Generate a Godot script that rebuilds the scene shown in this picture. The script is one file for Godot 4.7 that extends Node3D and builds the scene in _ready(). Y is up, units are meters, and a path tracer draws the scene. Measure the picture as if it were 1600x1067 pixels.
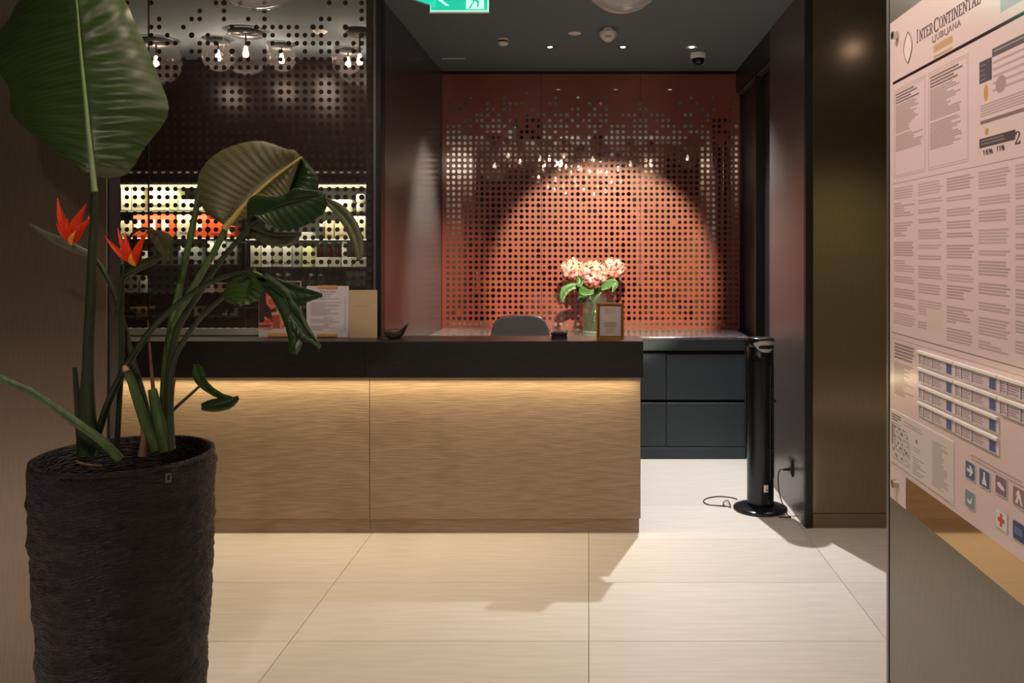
extends Node3D

const F := 1332.0          # focal length in pixels of the 1600 px wide frame
const EYE := 1.58          # height of the eye
var used := {}
var M := {}
var rng := RandomNumberGenerator.new()

# ------------------------------------------------------------------ helpers
func P(px: float, py: float, d: float) -> Vector3:
	return Vector3((px - 920.0) * d / F, EYE - (py - 387.0) * d / F, -d)

func numbered(called: String) -> String:
	var n: int = used.get(called, -1) + 1
	used[called] = n
	return called if n == 0 else "%s_%03d" % [called, n]

func tag(o: Node3D, label := "", category := "", group := "", kind := "") -> Node3D:
	if label: o.set_meta("label", label)
	if category: o.set_meta("category", category)
	if group: o.set_meta("group", group)
	if kind: o.set_meta("kind", kind)
	return o

func thing(called: String, label: String, category: String, at := Vector3.ZERO, turn := 0.0, group := "") -> Node3D:
	var o := Node3D.new()
	o.name = numbered(called)
	add_child(o)
	o.position = at
	o.rotation.y = turn
	tag(o, label, category, group)
	return o

func mesh(called: String, m: Mesh, mt: Material, parent: Node = self, at := Vector3.ZERO, rot := Vector3.ZERO) -> MeshInstance3D:
	var o := MeshInstance3D.new()
	o.name = numbered(called) if parent == self else called
	o.mesh = m
	o.material_override = mt
	parent.add_child(o, true)
	o.position = at
	o.rotation = rot
	return o

func struct(called: String, m: Mesh, mt: Material, label: String, at := Vector3.ZERO) -> MeshInstance3D:
	var o := mesh(called, m, mt, self, at)
	tag(o, label, "", "", "structure")
	return o

func st_new() -> SurfaceTool:
	var st := SurfaceTool.new()
	st.begin(Mesh.PRIMITIVE_TRIANGLES)
	return st

func tri(st: SurfaceTool, a: Vector3, b: Vector3, c: Vector3, inside: Vector3) -> void:
	var n := (b - a).cross(c - a)
	if n.dot((a + b + c) / 3.0 - inside) > 0.0:      # clockwise from outside
		var k := b
		b = c
		c = k
	st.add_vertex(a)
	st.add_vertex(b)
	st.add_vertex(c)

func quad(st: SurfaceTool, a: Vector3, b: Vector3, c: Vector3, d: Vector3, inside: Vector3) -> void:
	tri(st, a, b, c, inside)
	tri(st, a, c, d, inside)

func put_box(st: SurfaceTool, c: Vector3, s: Vector3, bev := 0.003) -> void:
	st.set_smooth_group(-1)
	var h := s / 2.0
	bev = minf(bev, minf(h.x, minf(h.y, h.z)) * 0.9)
	var v := {}
	for x in [-1, 1]:
		for y in [-1, 1]:
			for z in [-1, 1]:
				for k in 3:
					var p := Vector3(x * h.x, y * h.y, z * h.z)
					var q := Vector3(x, y, z) * bev
					q[k] = 0.0
					v[[x, y, z, k]] = c + p - q
	for k in 3:
		var i := (k + 1) % 3
		var j := (k + 2) % 3
		for sg in [-1, 1]:
			var f := []
			for w in [[-1, -1], [1, -1], [1, 1], [-1, 1]]:
				var key := [0, 0, 0, k]
				key[k] = sg
				key[i] = w[0]
				key[j] = w[1]
				f.append(v[key])
			quad(st, f[0], f[1], f[2], f[3], c)
		for si in [-1, 1]:
			for sj in [-1, 1]:
				var e := []
				for sk in [-1, 1]:
					for kk in ([i, j] if sk < 0 else [j, i]):
						var key := [0, 0, 0, kk]
						key[k] = sk
						key[i] = si
						key[j] = sj
						e.append(v[key])
				quad(st, e[0], e[1], e[2], e[3], c)
	for x in [-1, 1]:
		for y in [-1, 1]:
			for z in [-1, 1]:
				tri(st, v[[x, y, z, 0]], v[[x, y, z, 1]], v[[x, y, z, 2]], c)

func done(st: SurfaceTool) -> ArrayMesh:
	st.generate_normals()
	return st.commit()

func box(s: Vector3, bev := 0.003) -> ArrayMesh:
	var st := st_new()
	put_box(st, Vector3.ZERO, s, bev)
	return done(st)

func span(x0: float, x1: float, y0: float, y1: float, z0: float, z1: float, bev := 0.002) -> ArrayMesh:
	var st := st_new()
	put_box(st, Vector3((x0 + x1) / 2, (y0 + y1) / 2, (z0 + z1) / 2), Vector3(absf(x1 - x0), absf(y1 - y0), absf(z1 - z0)), bev)
	return done(st)

func put_lathe(st: SurfaceTool, prof: Array, seg := 24, c := Vector3.ZERO, smooth := true) -> void:
	st.set_smooth_group(0 if smooth else -1)
	for i in prof.size() - 1:
		var a: Vector2 = prof[i]
		var b: Vector2 = prof[i + 1]
		for k in seg:
			var t0 := TAU * k / seg
			var t1 := TAU * (k + 1) / seg
			var p := [Vector3(a.x * cos(t0), a.y, a.x * sin(t0)) + c, Vector3(a.x * cos(t1), a.y, a.x * sin(t1)) + c, Vector3(b.x * cos(t1), b.y, b.x * sin(t1)) + c, Vector3(b.x * cos(t0), b.y, b.x * sin(t0)) + c]
			for q in [[0, 1, 2], [0, 2, 3]]:
				if not (p[q[0]].is_equal_approx(p[q[1]]) or p[q[1]].is_equal_approx(p[q[2]]) or p[q[0]].is_equal_approx(p[q[2]])):
					for w in q:
						st.set_uv(Vector2(float(k) / seg, float(i) / prof.size()))
						st.add_vertex(p[w])

func lathe(prof: Array, seg := 24, smooth := true) -> ArrayMesh:
	var st := st_new()
	put_lathe(st, prof, seg, Vector3.ZERO, smooth)
	return done(st)

func catmull(pts: Array, n: int) -> Array:
	var out := []
	var last := pts.size() - 1
	for k in n:
		var f := float(k) / (n - 1) * last
		var i := mini(int(f), last - 1)
		var t := f - i
		var p0 = pts[maxi(i - 1, 0)]
		var p1 = pts[i]
		var p2 = pts[i + 1]
		var p3 = pts[mini(i + 2, last)]
		out.append(0.5 * ((2.0 * p1) + (p2 - p0) * t + (2.0 * p0 - 5.0 * p1 + 4.0 * p2 - p3) * t * t + (3.0 * p1 - p0 - 3.0 * p2 + p3) * t * t * t))
	return out

func put_tube(st: SurfaceTool, pts: Array, r0: float, r1: float, seg := 8, n := 0, r_mid := -1.0) -> void:
	st.set_smooth_group(0)
	var p := catmull(pts, n) if n > 0 else pts
	var rings := []
	var up := Vector3.UP
	for i in p.size():
		var d: Vector3 = (p[mini(i + 1, p.size() - 1)] - p[maxi(i - 1, 0)]).normalized()
		if absf(d.dot(up)) > 0.95:
			up = Vector3.RIGHT
		var u := d.cross(up).normalized()
		var w := u.cross(d).normalized()
		up = w
		var t := float(i) / (p.size() - 1)
		var r := lerpf(r0, r1, t)
		if r_mid > 0.0:
			r = lerpf(r0, r_mid, t * 2) if t < 0.5 else lerpf(r_mid, r1, t * 2 - 1)
		var ring := []
		for k in seg:
			ring.append(p[i] + (u * cos(TAU * k / seg) + w * sin(TAU * k / seg)) * r)
		rings.append(ring)
	for i in rings.size() - 1:
		for k in seg:
			var c: Vector3 = (p[i] + p[i + 1]) / 2
			quad(st, rings[i][k], rings[i][(k + 1) % seg], rings[i + 1][(k + 1) % seg], rings[i + 1][k], c)
	st.set_smooth_group(1)
	for e in [0, rings.size() - 1]:
		var o: Vector3 = p[1] if e == 0 else p[p.size() - 2]
		for k in seg:
			tri(st, p[e], rings[e][k], rings[e][(k + 1) % seg], o)

func tube(pts: Array, r0: float, r1: float, seg := 8, n := 0, r_mid := -1.0) -> ArrayMesh:
	var st := st_new()
	put_tube(st, pts, r0, r1, seg, n, r_mid)
	return done(st)

func put_grid(st: SurfaceTool, rows: Array, flip := false) -> void:
	st.set_smooth_group(0)
	for i in rows.size() - 1:
		for j in rows[i].size() - 1:
			var idx := [[i, j], [i, j + 1], [i + 1, j + 1], [i, j], [i + 1, j + 1], [i + 1, j]]
			if flip:
				idx.reverse()
			for q in idx:
				st.set_uv(Vector2(float(q[1]) / (rows[i].size() - 1), float(q[0]) / (rows.size() - 1)))
				st.add_vertex(rows[q[0]][q[1]])

# a slab with outline pts (x,y), front at z=+d/2, back at -d/2
func slab(pts: PackedVector2Array, d: float, bev := 0.0) -> ArrayMesh:
	var st := st_new()
	st.set_smooth_group(-1)
	var ids := Geometry2D.triangulate_polygon(pts)
	var z := d / 2
	for i in range(0, ids.size(), 3):
		var a := pts[ids[i]]
		var b := pts[ids[i + 1]]
		var c := pts[ids[i + 2]]
		tri(st, Vector3(a.x, a.y, z), Vector3(b.x, b.y, z), Vector3(c.x, c.y, z), Vector3(a.x, a.y, 0))
		tri(st, Vector3(a.x, a.y, -z), Vector3(b.x, b.y, -z), Vector3(c.x, c.y, -z), Vector3(a.x, a.y, 0))
	var mid := Vector2.ZERO
	for p in pts:
		mid += p / pts.size()
	for i in pts.size():
		var a := pts[i]
		var b := pts[(i + 1) % pts.size()]
		quad(st, Vector3(a.x, a.y, z), Vector3(b.x, b.y, z), Vector3(b.x, b.y, -z), Vector3(a.x, a.y, -z), Vector3(mid.x, mid.y, 0))
	return done(st)

func rounded(w: float, h: float, r: float, n := 5) -> PackedVector2Array:
	var out := PackedVector2Array()
	for c in [[1, 1, 0.0], [-1, 1, PI / 2], [-1, -1, PI], [1, -1, PI * 1.5]]:
		for k in n + 1:
			var a: float = c[2] + PI / 2 * k / n
			out.append(Vector2(c[0] * (w / 2 - r), c[1] * (h / 2 - r)) + Vector2(cos(a), sin(a)) * r)
	return out

func disc(r: float, seg := 20) -> PackedVector2Array:
	var out := PackedVector2Array()
	for k in seg:
		out.append(Vector2(cos(TAU * k / seg), sin(TAU * k / seg)) * r)
	return out

func text(s: String, size: float, mt: Material, parent: Node, at: Vector3, rot := Vector3.ZERO, face := "Droid Serif", called := "lettering", stretch := 1.0) -> MeshInstance3D:
	var f := SystemFont.new()
	f.font_names = PackedStringArray([face])
	var t := TextMesh.new()
	t.text = s
	t.font = f
	t.font_size = 64
	t.pixel_size = size / 46.0      # size is the height of a capital
	t.depth = 0.0008
	t.curve_step = 2.0
	var o := mesh(called, t, mt, parent, at, rot)
	o.scale = Vector3(stretch, 1, 1)
	return o

func mat(c: Color, rough := 0.6, metal := 0.0, more := {}) -> StandardMaterial3D:
	var m := StandardMaterial3D.new()
	m.albedo_color = c
	m.roughness = rough
	m.metallic = metal
	m.cull_mode = BaseMaterial3D.CULL_DISABLED
	for k in more:
		m.set(k, more[k])
	return m

func rgb(r: float, g: float, b: float) -> Color:
	return Color(r / 255.0, g / 255.0, b / 255.0)

func glow(c: Color, e: float) -> StandardMaterial3D:
	return mat(c, 0.5, 0.0, {"emission_enabled": true, "emission": c, "emission_energy_multiplier": e})

func pane(c: Color, alpha: float, rough := 0.02) -> StandardMaterial3D:
	return mat(Color(c, alpha), rough, 0.0, {"transparency": BaseMaterial3D.TRANSPARENCY_ALPHA})

func noise_tex(seed_: int, freq: float, lo: float, hi: float, size := 256, oct := 4, gain := 1.6) -> ImageTexture:
	var n := FastNoiseLite.new()
	n.seed = seed_
	n.frequency = freq
	n.fractal_octaves = oct
	var src := n.get_seamless_image(size, size)
	var im := Image.create(size, size, false, Image.FORMAT_RGB8)
	for y in size:
		for x in size:
			var v := clampf((src.get_pixel(x, y).r - 0.5) * gain + 0.5, 0.0, 1.0)
			v = lerpf(lo, hi, v)
			im.set_pixel(x, y, Color(v, v, v))
	return ImageTexture.create_from_image(im)

func tri_mat(m: StandardMaterial3D, albedo: Texture2D, scale: Vector3, bump: Texture2D = null, depth := 0.0) -> StandardMaterial3D:
	m.uv1_triplanar = true
	m.uv1_world_triplanar = true
	m.uv1_scale = scale
	m.uv1_triplanar_sharpness = 8.0
	if albedo: m.albedo_texture = albedo
	if bump:
		m.heightmap_enabled = true
		m.heightmap_texture = bump
		m.heightmap_scale = depth
	return m

func spot(called: String, at: Vector3, to: Vector3, c: Color, e: float, angle: float, soft := 0.6, size := 0.03) -> SpotLight3D:
	var l := SpotLight3D.new()
	l.name = called
	add_child(l, true)
	l.position = at
	l.look_at_from_position(at, to, Vector3.FORWARD if absf((to - at).normalized().y) > 0.98 else Vector3.UP)
	l.light_color = c
	l.light_energy = e
	l.spot_angle = angle
	l.spot_angle_attenuation = soft
	l.light_size = size
	l.spot_range = 12.0
	l.spot_attenuation = 2.0
	l.shadow_enabled = true
	return l

func area(called: String, at: Vector3, to: Vector3, size: Vector2, c: Color, e: float, up := Vector3.UP) -> AreaLight3D:
	var l := AreaLight3D.new()
	l.name = called
	add_child(l, true)
	l.look_at_from_position(at, to, up)
	l.area_size = size
	l.light_color = c
	l.light_energy = e
	l.area_range = 12.0
	l.area_attenuation = 2.0
	l.shadow_enabled = true
	return l

func omni(called: String, at: Vector3, c: Color, e: float, size := 0.03) -> OmniLight3D:
	var l := OmniLight3D.new()
	l.name = called
	add_child(l, true)
	l.position = at
	l.light_color = c
	l.light_energy = e
	l.light_size = size
	l.omni_range = 12.0
	l.omni_attenuation = 2.0
	l.shadow_enabled = true
	return l

# ---- small painter for flat print
func ell(im: Image, cx: float, cy: float, rx: float, ry: float, c: Color) -> void:
	for y in range(maxi(0, int(cy - ry)), mini(im.get_height(), int(cy + ry) + 1)):
		for x in range(maxi(0, int(cx - rx)), mini(im.get_width(), int(cx + rx) + 1)):
			if pow((x - cx) / rx, 2) + pow((y - cy) / ry, 2) <= 1.0:
				im.set_pixel(x, y, c)

func poly(im: Image, pts: Array, c: Color) -> void:
	var pv := PackedVector2Array(pts)
	var lo := pv[0]
	var hi := pv[0]
	for p in pv:
		lo = lo.min(p)
		hi = hi.max(p)
	for y in range(maxi(0, int(lo.y)), mini(im.get_height(), int(hi.y) + 1)):
		for x in range(maxi(0, int(lo.x)), mini(im.get_width(), int(hi.x) + 1)):
			if Geometry2D.is_point_in_polygon(Vector2(x + 0.5, y + 0.5), pv):
				im.set_pixel(x, y, c)

func lines(im: Image, r: Rect2, step: float, thick: float, c: Color, fill_lo := 0.5, fill_hi := 1.0, centred := false) -> void:
	var y := r.position.y
	while y < r.end.y:
		var w := r.size.x * rng.randf_range(fill_lo, fill_hi)
		var x := r.position.x + ((r.size.x - w) / 2 if centred else 0.0)
		im.fill_rect(Rect2i(int(x), int(y), maxi(1, int(w)), maxi(1, int(thick))), c)
		y += step

func print_mat(im: Image, rough := 0.5, spec := 0.5) -> StandardMaterial3D:
	return mat(Color.WHITE, rough, 0.0, {"albedo_texture": ImageTexture.create_from_image(im), "metallic_specular": spec})

func quad_mesh(w: float, h: float) -> QuadMesh:
	var q := QuadMesh.new()
	q.size = Vector2(w, h)
	return q

# ------------------------------------------------------------------ scene
func _ready() -> void:
	rng.seed = 7
	setup_camera()
	setup_lights()
	setup_materials()
	build_floor()
	build_shell()
	build_back_wall()
	build_partition()
	build_sign_wall()
	build_counter()
	build_back_cabinet()
	build_pot()
	build_plant()
	build_display()
	build_counter_items()
	build_vase()
	build_chair()
	build_fan()
	build_ceiling_items()
	build_globes()
	build_sign()
	build_lobby()

func setup_camera() -> void:
	var cam := Camera3D.new()
	cam.name = "camera"
	add_child(cam)
	cam.position = Vector3(0, EYE, 0)
	var near := 0.05
	cam.keep_aspect = Camera3D.KEEP_HEIGHT
	cam.set_frustum(1067.0 / F * near, Vector2(-120.0 / F, -146.5 / F) * near, near, 60.0)
	var we := WorldEnvironment.new()
	we.name = "environment"
	var e := Environment.new()
	e.background_mode = Environment.BG_COLOR
	e.background_color = Color.BLACK
	e.tonemap_mode = Environment.TONE_MAPPER_LINEAR
	e.tonemap_exposure = 1.0
	e.sdfgi_enabled = true
	e.ssao_enabled = true
	e.ssil_enabled = true
	we.environment = e
	add_child(we)

const WARM := Color(1.0, 0.91, 0.82)
const PINK := Color(1.0, 0.92, 0.88)
const COOL := Color(1.0, 0.97, 0.94)

func setup_lights() -> void:
	# recessed spots of the alcove
	spot("alcove_spot_light", Vector3(0.747, 3.035, -6.216), Vector3(0.80, 0.0, -5.3), Color(1, 0.99, 0.99), 11.5, 39.0, 1.0, 0.025)
	spot("alcove_spot_light", Vector3(0.25, 3.035, -6.27), Vector3(0.10, 1.0, -6.93), WARM, 2.5, 26.0, 0.8, 0.02)
	spot("flower_key_light", Vector3(0.22, 3.02, -3.45), Vector3(0.12, 1.32, -7.08), Color(1.0, 0.92, 0.76), 31.0, 14.4, 0.3, 0.03)
	spot("alcove_spot_light", Vector3(-0.273, 3.035, -6.27), Vector3(-1.25, 1.35, -6.40), WARM, 17.0, 27.0, 0.9, 0.02)
	# strip under the counter top
	area("counter_strip_light", Vector3(-1.55, 0.868, -4.664), Vector3(-1.55, 0.0, -4.30), Vector2(3.64, 0.02), Color(1.0, 0.90, 0.69), 1.35, Vector3.FORWARD)
	# recessed downlights of the lobby, above the frame
	for p in [[-1.5, -3.7, 0.85], [-0.7, -3.6, 0.9], [0.45, -3.6, 0.5], [1.95, -3.3, 0.9], [-2.9, -1.3, 6.0], [-4.0, 0.6, 10.0], [-5.2, 3.0, 9.0]]:
		spot("lobby_spot_light", Vector3(p[0], 3.035, p[1]), Vector3(p[0], 0, p[1] + 0.01), PINK, p[2], 48.0, 0.8, 0.04)
	spot("lobby_spot_light", Vector3(-0.5, 3.035, 0.4), Vector3(-0.9, 1.2, -2.6), PINK, 4.0, 46.0, 1.0, 0.06)
	spot("corridor_light", Vector3(2.6, 3.035, -1.6), Vector3(2.7, 0.9, -0.35), WARM, 8.0, 40.0, 0.9, 0.04)
	spot("sign_wash_light", Vector3(0.0, 3.035, -1.75), Vector3(0.77, 1.75, -1.75), PINK, 1.9, 45.0, 0.9, 0.04)
	# shelf lighting behind the dotted glass
	area("shelf_light", Vector3(-2.55, 2.01, -6.26), Vector3(-2.55, 1.4, -6.40), Vector2(1.85, 0.05), Color(1.0, 0.98, 0.86), 0.62, Vector3.FORWARD)

func setup_materials() -> void:
	var grain := noise_tex(3, 0.02, 0.78, 1.0, 256, 5, 2.2)
	var brush := noise_tex(5, 0.06, 0.80, 1.0, 256, 4, 2.0)
	var bump := noise_tex(8, 0.03, 0.0, 1.0, 256, 4, 2.0)
	M.bump = bump
	M.grain = grain
	for k in 3:
		M["tile%d" % k] = tri_mat(mat([rgb(226, 218, 208), rgb(222, 214, 204), rgb(229, 221, 212)][k], 0.42), noise_tex(20 + k, 0.02, 0.965, 1.0, 256, 5, 1.8), Vector3(0.5, 1, 6.0))
	M.grout = mat(rgb(120, 104, 88), 0.9)
	M.ceiling = mat(rgb(106, 120, 126), 0.9)
	var fine := noise_tex(6, 0.06, 0.90, 1.0, 256, 4, 1.6)
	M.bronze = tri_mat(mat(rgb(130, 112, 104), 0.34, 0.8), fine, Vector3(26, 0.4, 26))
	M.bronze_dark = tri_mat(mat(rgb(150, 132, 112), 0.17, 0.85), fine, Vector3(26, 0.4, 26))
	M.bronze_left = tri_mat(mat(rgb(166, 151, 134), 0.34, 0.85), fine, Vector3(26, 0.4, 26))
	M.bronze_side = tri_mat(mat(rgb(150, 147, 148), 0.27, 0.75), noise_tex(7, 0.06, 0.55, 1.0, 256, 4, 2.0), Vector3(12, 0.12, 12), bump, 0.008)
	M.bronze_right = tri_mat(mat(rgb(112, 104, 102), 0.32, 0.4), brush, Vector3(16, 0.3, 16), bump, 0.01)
	M.steel_grey = tri_mat(mat(rgb(138, 136, 133), 0.36, 0.85), fine, Vector3(30, 0.5, 30))
	M.black_trim = mat(rgb(22, 24, 25), 0.4)
	M.black_gap = mat(rgb(8, 8, 9), 0.8)
	M.maroon = mat(rgb(48, 18, 20), 0.25)
	M.rust = mat(rgb(137, 63, 45), 0.45, 0.0, {"clearcoat_enabled": true, "clearcoat": 1.0, "clearcoat_roughness": 0.01})
	M.mirror = mat(rgb(225, 222, 218), 0.015, 1.0)
	M.wood = tri_mat(mat(rgb(168, 145, 121), 0.5), noise_tex(31, 0.04, 0.86, 1.0, 512, 4, 2.2), Vector3(0.22, 6.5, 0.22), noise_tex(32, 0.05, 0.0, 1.0, 512, 3, 2.0), 0.05)
	M.slate = tri_mat(mat(rgb(26, 29, 27), 0.42), grain, Vector3(2, 6, 6))
	M.slate_top = mat(rgb(52, 44, 43), 0.3)
	M.cabinet = mat(rgb(50, 60, 67), 0.5)
	M.stone = tri_mat(mat(rgb(104, 102, 102), 0.16), grain, Vector3(1.5, 4, 4))
	M.chrome = mat(rgb(200, 198, 194), 0.15, 1.0)
	M.white = mat(rgb(238, 234, 230), 0.5)
	M.offwhite = mat(rgb(226, 219, 211), 0.6)
	M.black = mat(rgb(14, 14, 15), 0.35)
	M.glass = pane(rgb(225, 240, 235), 0.012)
	M.globe = pane(rgb(112, 108, 110), 0.075, 0.01)
	M.filament = glow(Color(1.0, 0.86, 0.72), 18.0)
	M.dot = mat(rgb(62, 36, 31), 0.6)

# ------------------------------------------------------------------ setting
func build_floor() -> void:
	var f := struct("floor", span(-7, 6, -0.12, -0.004, -7.4, 6, 0.0), M.grout, "pale stone floor laid in wide tiles with thin dark joints")
	var m := box(Vector3(1.1975, 0.02, 0.5975), 0.0012)
	for i in range(-4, 4):
		for k in range(-5, 8):
			var z := -(3.424 + 0.6 * k) - 0.3
			if z < -7.4 or z > 0.1: continue
			mesh("tile", m, M["tile%d" % rng.randi_range(0, 2)], f, Vector3(1.2 * i + 0.6, -0.010, z))

func build_shell() -> void:
	struct("ceiling", span(-7, 6, 3.05, 3.2, -7.4, 6, 0.0), M.ceiling, "grey plaster ceiling over the reception")
	# brushed metal return wall left of the alcove
	var wl := struct("wall_left", span(-1.300, -1.222, 0, 3.05, -7.08, -5.03), M.bronze_side, "brushed bronze return wall between dotted glass and copper back wall")
	mesh("edge_post", span(-1.302, -1.215, 0.0, 3.05, -5.03, -4.985, 0.001), M.black_trim, wl)
	mesh("panel", span(-1.222, -1.219, 0.0, 3.05, -5.10, -5.032, 0.0005), M.black_trim, wl)
	# right pillar
	var pr := struct("pillar", span(1.262, 2.6, 0.085, 3.05, -5.7, -4.80), M.bronze_dark, "brushed bronze pillar right of the alcove, dark above and olive below")
	mesh("plinth", span(1.262, 2.6, 0.0, 0.083, -5.7, -4.803), M.bronze_dark, pr)
	mesh("side_panel", span(1.219, 1.262, 0.0, 3.05, -5.745, -4.83), M.bronze_right, pr)
	mesh("corner_trim", span(1.221, 1.262, 0.0, 3.05, -4.83, -4.80, 0.002), M.black_trim, pr)
	# doorway in the right wall of the alcove
	var wr := struct("wall_right", span(1.34, 2.0, 0, 3.05, -7.4, -5.75), M.black_gap, "black right wall of the alcove with a doorway")
	mesh("lintel", span(1.222, 1.34, 2.865, 3.05, -7.1, -5.75), M.black_trim, wr)
	var d := struct("door_1", span(1.30, 1.335, 0.0, 2.85, -6.30, -5.76), mat(rgb(30, 30, 33), 0.45), "black sliding door leaf beside the bronze pillar")
	mesh("leaf", span(1.28, 1.325, 0.0, 2.85, -7.08, -6.36), mat(rgb(24, 24, 27), 0.4), d)
	mesh("jamb", span(1.235, 1.33, 0.0, 2.86, -6.36, -6.30), M.black, d)
	mesh("rail", span(1.24, 1.29, 2.845, 2.862, -7.05, -5.77, 0.001), M.steel_grey, d)
	# panel wall close to the camera at left
	var pl := struct("wall_near_left", span(-7.0, -1.724, 0, 3.05, -3.125, -3.05), M.bronze_left, "brushed bronze panel wall behind the potted plant at left")
	mesh("shadow_gap", span(-1.7245, -1.7205, 0, 3.05, -3.12, -3.055, 0.0), M.black_gap, pl)
	mesh("edge_strip", span(-1.728, -1.719, 0, 3.05, -3.13, -3.060, 0.001), mat(rgb(34, 30, 30), 0.5), pl)
	# shell of the lobby, closed behind the camera
	struct("wall_lobby_left", span(-7.1, -7.0, 0, 3.05, -7.4, 6), M.maroon, "dark maroon wall at the far left of the lobby")
	struct("wall_lobby_right", span(6.0, 6.1, 0, 3.05, -7.4, 6), M.maroon, "dark maroon wall at the far right of the lobby")
	struct("wall_rear", span(-7, 6, 0, 3.05, 6.0, 6.1), M.maroon, "dark maroon wall behind the lobby")
	struct("wall_end", span(2.0, 6, 0, 3.05, -7.4, -7.3), M.maroon, "dark maroon wall beyond the pillar")

func dots_mesh(list: Array, seg := 12) -> ArrayMesh:
	var v := PackedVector3Array()
	var n := PackedVector3Array()
	var ix := PackedInt32Array()
	for d in list:                      # x, y, radius
		var b := v.size()
		v.append(Vector3(d[0], d[1], 0))
		n.append(Vector3.BACK)
		for k in seg:
			v.append(Vector3(d[0] + cos(TAU * k / seg) * d[2], d[1] + sin(TAU * k / seg) * d[2], 0))
			n.append(Vector3.BACK)
		for k in seg:
			ix.append_array([b, b + 1 + (k + 1) % seg, b + 1 + k])
	var arr := []
	arr.resize(Mesh.ARRAY_MAX)
	arr[Mesh.ARRAY_VERTEX] = v
	arr[Mesh.ARRAY_NORMAL] = n
	arr[Mesh.ARRAY_INDEX] = ix
	var m := ArrayMesh.new()
	m.add_surface_from_arrays(Mesh.PRIMITIVE_TRIANGLES, arr)
	return m

func build_back_wall() -> void:
	var w := struct("wall_back", span(-1.30, 1.40, 0, 3.05, -7.25, -7.095, 0.0), M.maroon, "copper red glass back wall printed with rows of mirror dots")
	var xs := [-1.222, -0.393, 0.427, 1.255]
	for i in 3:
		mesh("glass_panel", span(xs[i] + 0.001, xs[i + 1] - 0.001, 0.90, 3.022, -7.094, -7.08, 0.0015), M.rust, w)
	var r := RandomNumberGenerator.new()
	r.seed = 11
	var cl := FastNoiseLite.new()
	cl.seed = 4
	cl.frequency = 0.16
	var list := []
	for j in 45:
		var py := 506.3 - 8.83 * j
		var up := clampf((py - 138.0) / 120.0, 0.0, 1.0)
		for i in 52:
			var px := 700.0 + 8.83 * i
			if px > 1160: continue
			var keep := pow(up, 0.75) * 1.02
			if py > 235: keep = 1.0
			if r.randf() * 0.75 + (cl.get_noise_2d(i * 1.6, j) * 0.5 + 0.5) * 0.5 - 0.12 > keep: continue
			var rad := 2.62 * 7.08 / F * (1.0 if r.randf() < 0.9 else 1.22)
			if r.randf() < 0.06: rad *= 0.72
			list.append([(px - 920.0) * 7.08 / F, EYE - (py - 387.0) * 7.08 / F, rad])
	var o := mesh("dot_print", dots_mesh(list, 14), M.mirror, w, Vector3(0, 0, -7.0796))
	tag(o, "mirror dots in rows, sparse towards the top", "", "", "stuff")

func build_partition() -> void:
	var g := struct("window_1", span(-3.40, -1.24, 1.072, 1.112, -4.995, -4.945, 0.003), mat(rgb(176, 182, 168), 0.35), "clear glass partition with brown dots above the counter")
	mesh("pane", span(-3.40, -2.569, 1.112, 3.05, -4.978, -4.968, 0.001), M.glass, g)
	mesh("pane", span(-2.565, -1.255, 1.112, 3.05, -4.978, -4.968, 0.001), M.glass, g)
	mesh("joint", span(-2.569, -2.565, 1.112, 3.05, -4.979, -4.966, 0.0), M.black_gap, g)
	mesh("edge_profile", span(-1.255, -1.238, 1.112, 3.05, -4.985, -4.96, 0.002), M.steel_grey, g)
	mesh("head_rail", span(-3.40, -1.24, 3.03, 3.05, -4.99, -4.95, 0.001), M.black_trim, g)
	var r := RandomNumberGenerator.new()
	r.seed = 5
	var rows := {0: 0.30, 1: 0.26, 2: 0.42, 3: 0.46, 4: 0.55, 5: 0.66, 6: 0.6, 7: 0.8}
	var list := []
	for j in 41:
		var py := 4.4 + 12.65 * j
		var keep: float = rows.get(j, 1.0)
		for i in range(-8, 32):
			var px := 185.6 + 12.65 * i
			if px > 584: continue
			if r.randf() > keep: continue
			var rad := 3.7 * 4.97 / F * (1.0 if r.randf() < 0.92 else 1.2)
			list.append([(px - 920.0) * 4.967 / F, EYE - (py - 387.0) * 4.967 / F, rad])
	var o := mesh("dot_print", dots_mesh(list, 16), M.dot, g, Vector3(0, 0, -4.9665))
	tag(o, "brown dots printed on the glass", "", "", "stuff")

func build_sign_wall() -> void:
	var w := struct("wall_near_right", span(0.775, 1.05, 0, 3.05, -2.195, 1.2, 0.001), M.steel_grey, "brushed steel wall end carrying the notice board at right")
	mesh("end_strip", span(0.773, 1.05, 0, 3.05, -2.215, -2.2, 0.001), M.steel_grey, w)
	mesh("shadow_gap", span(0.7755, 1.04, 0, 3.05, -2.2, -2.195, 0.0), M.black_gap, w)

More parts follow.
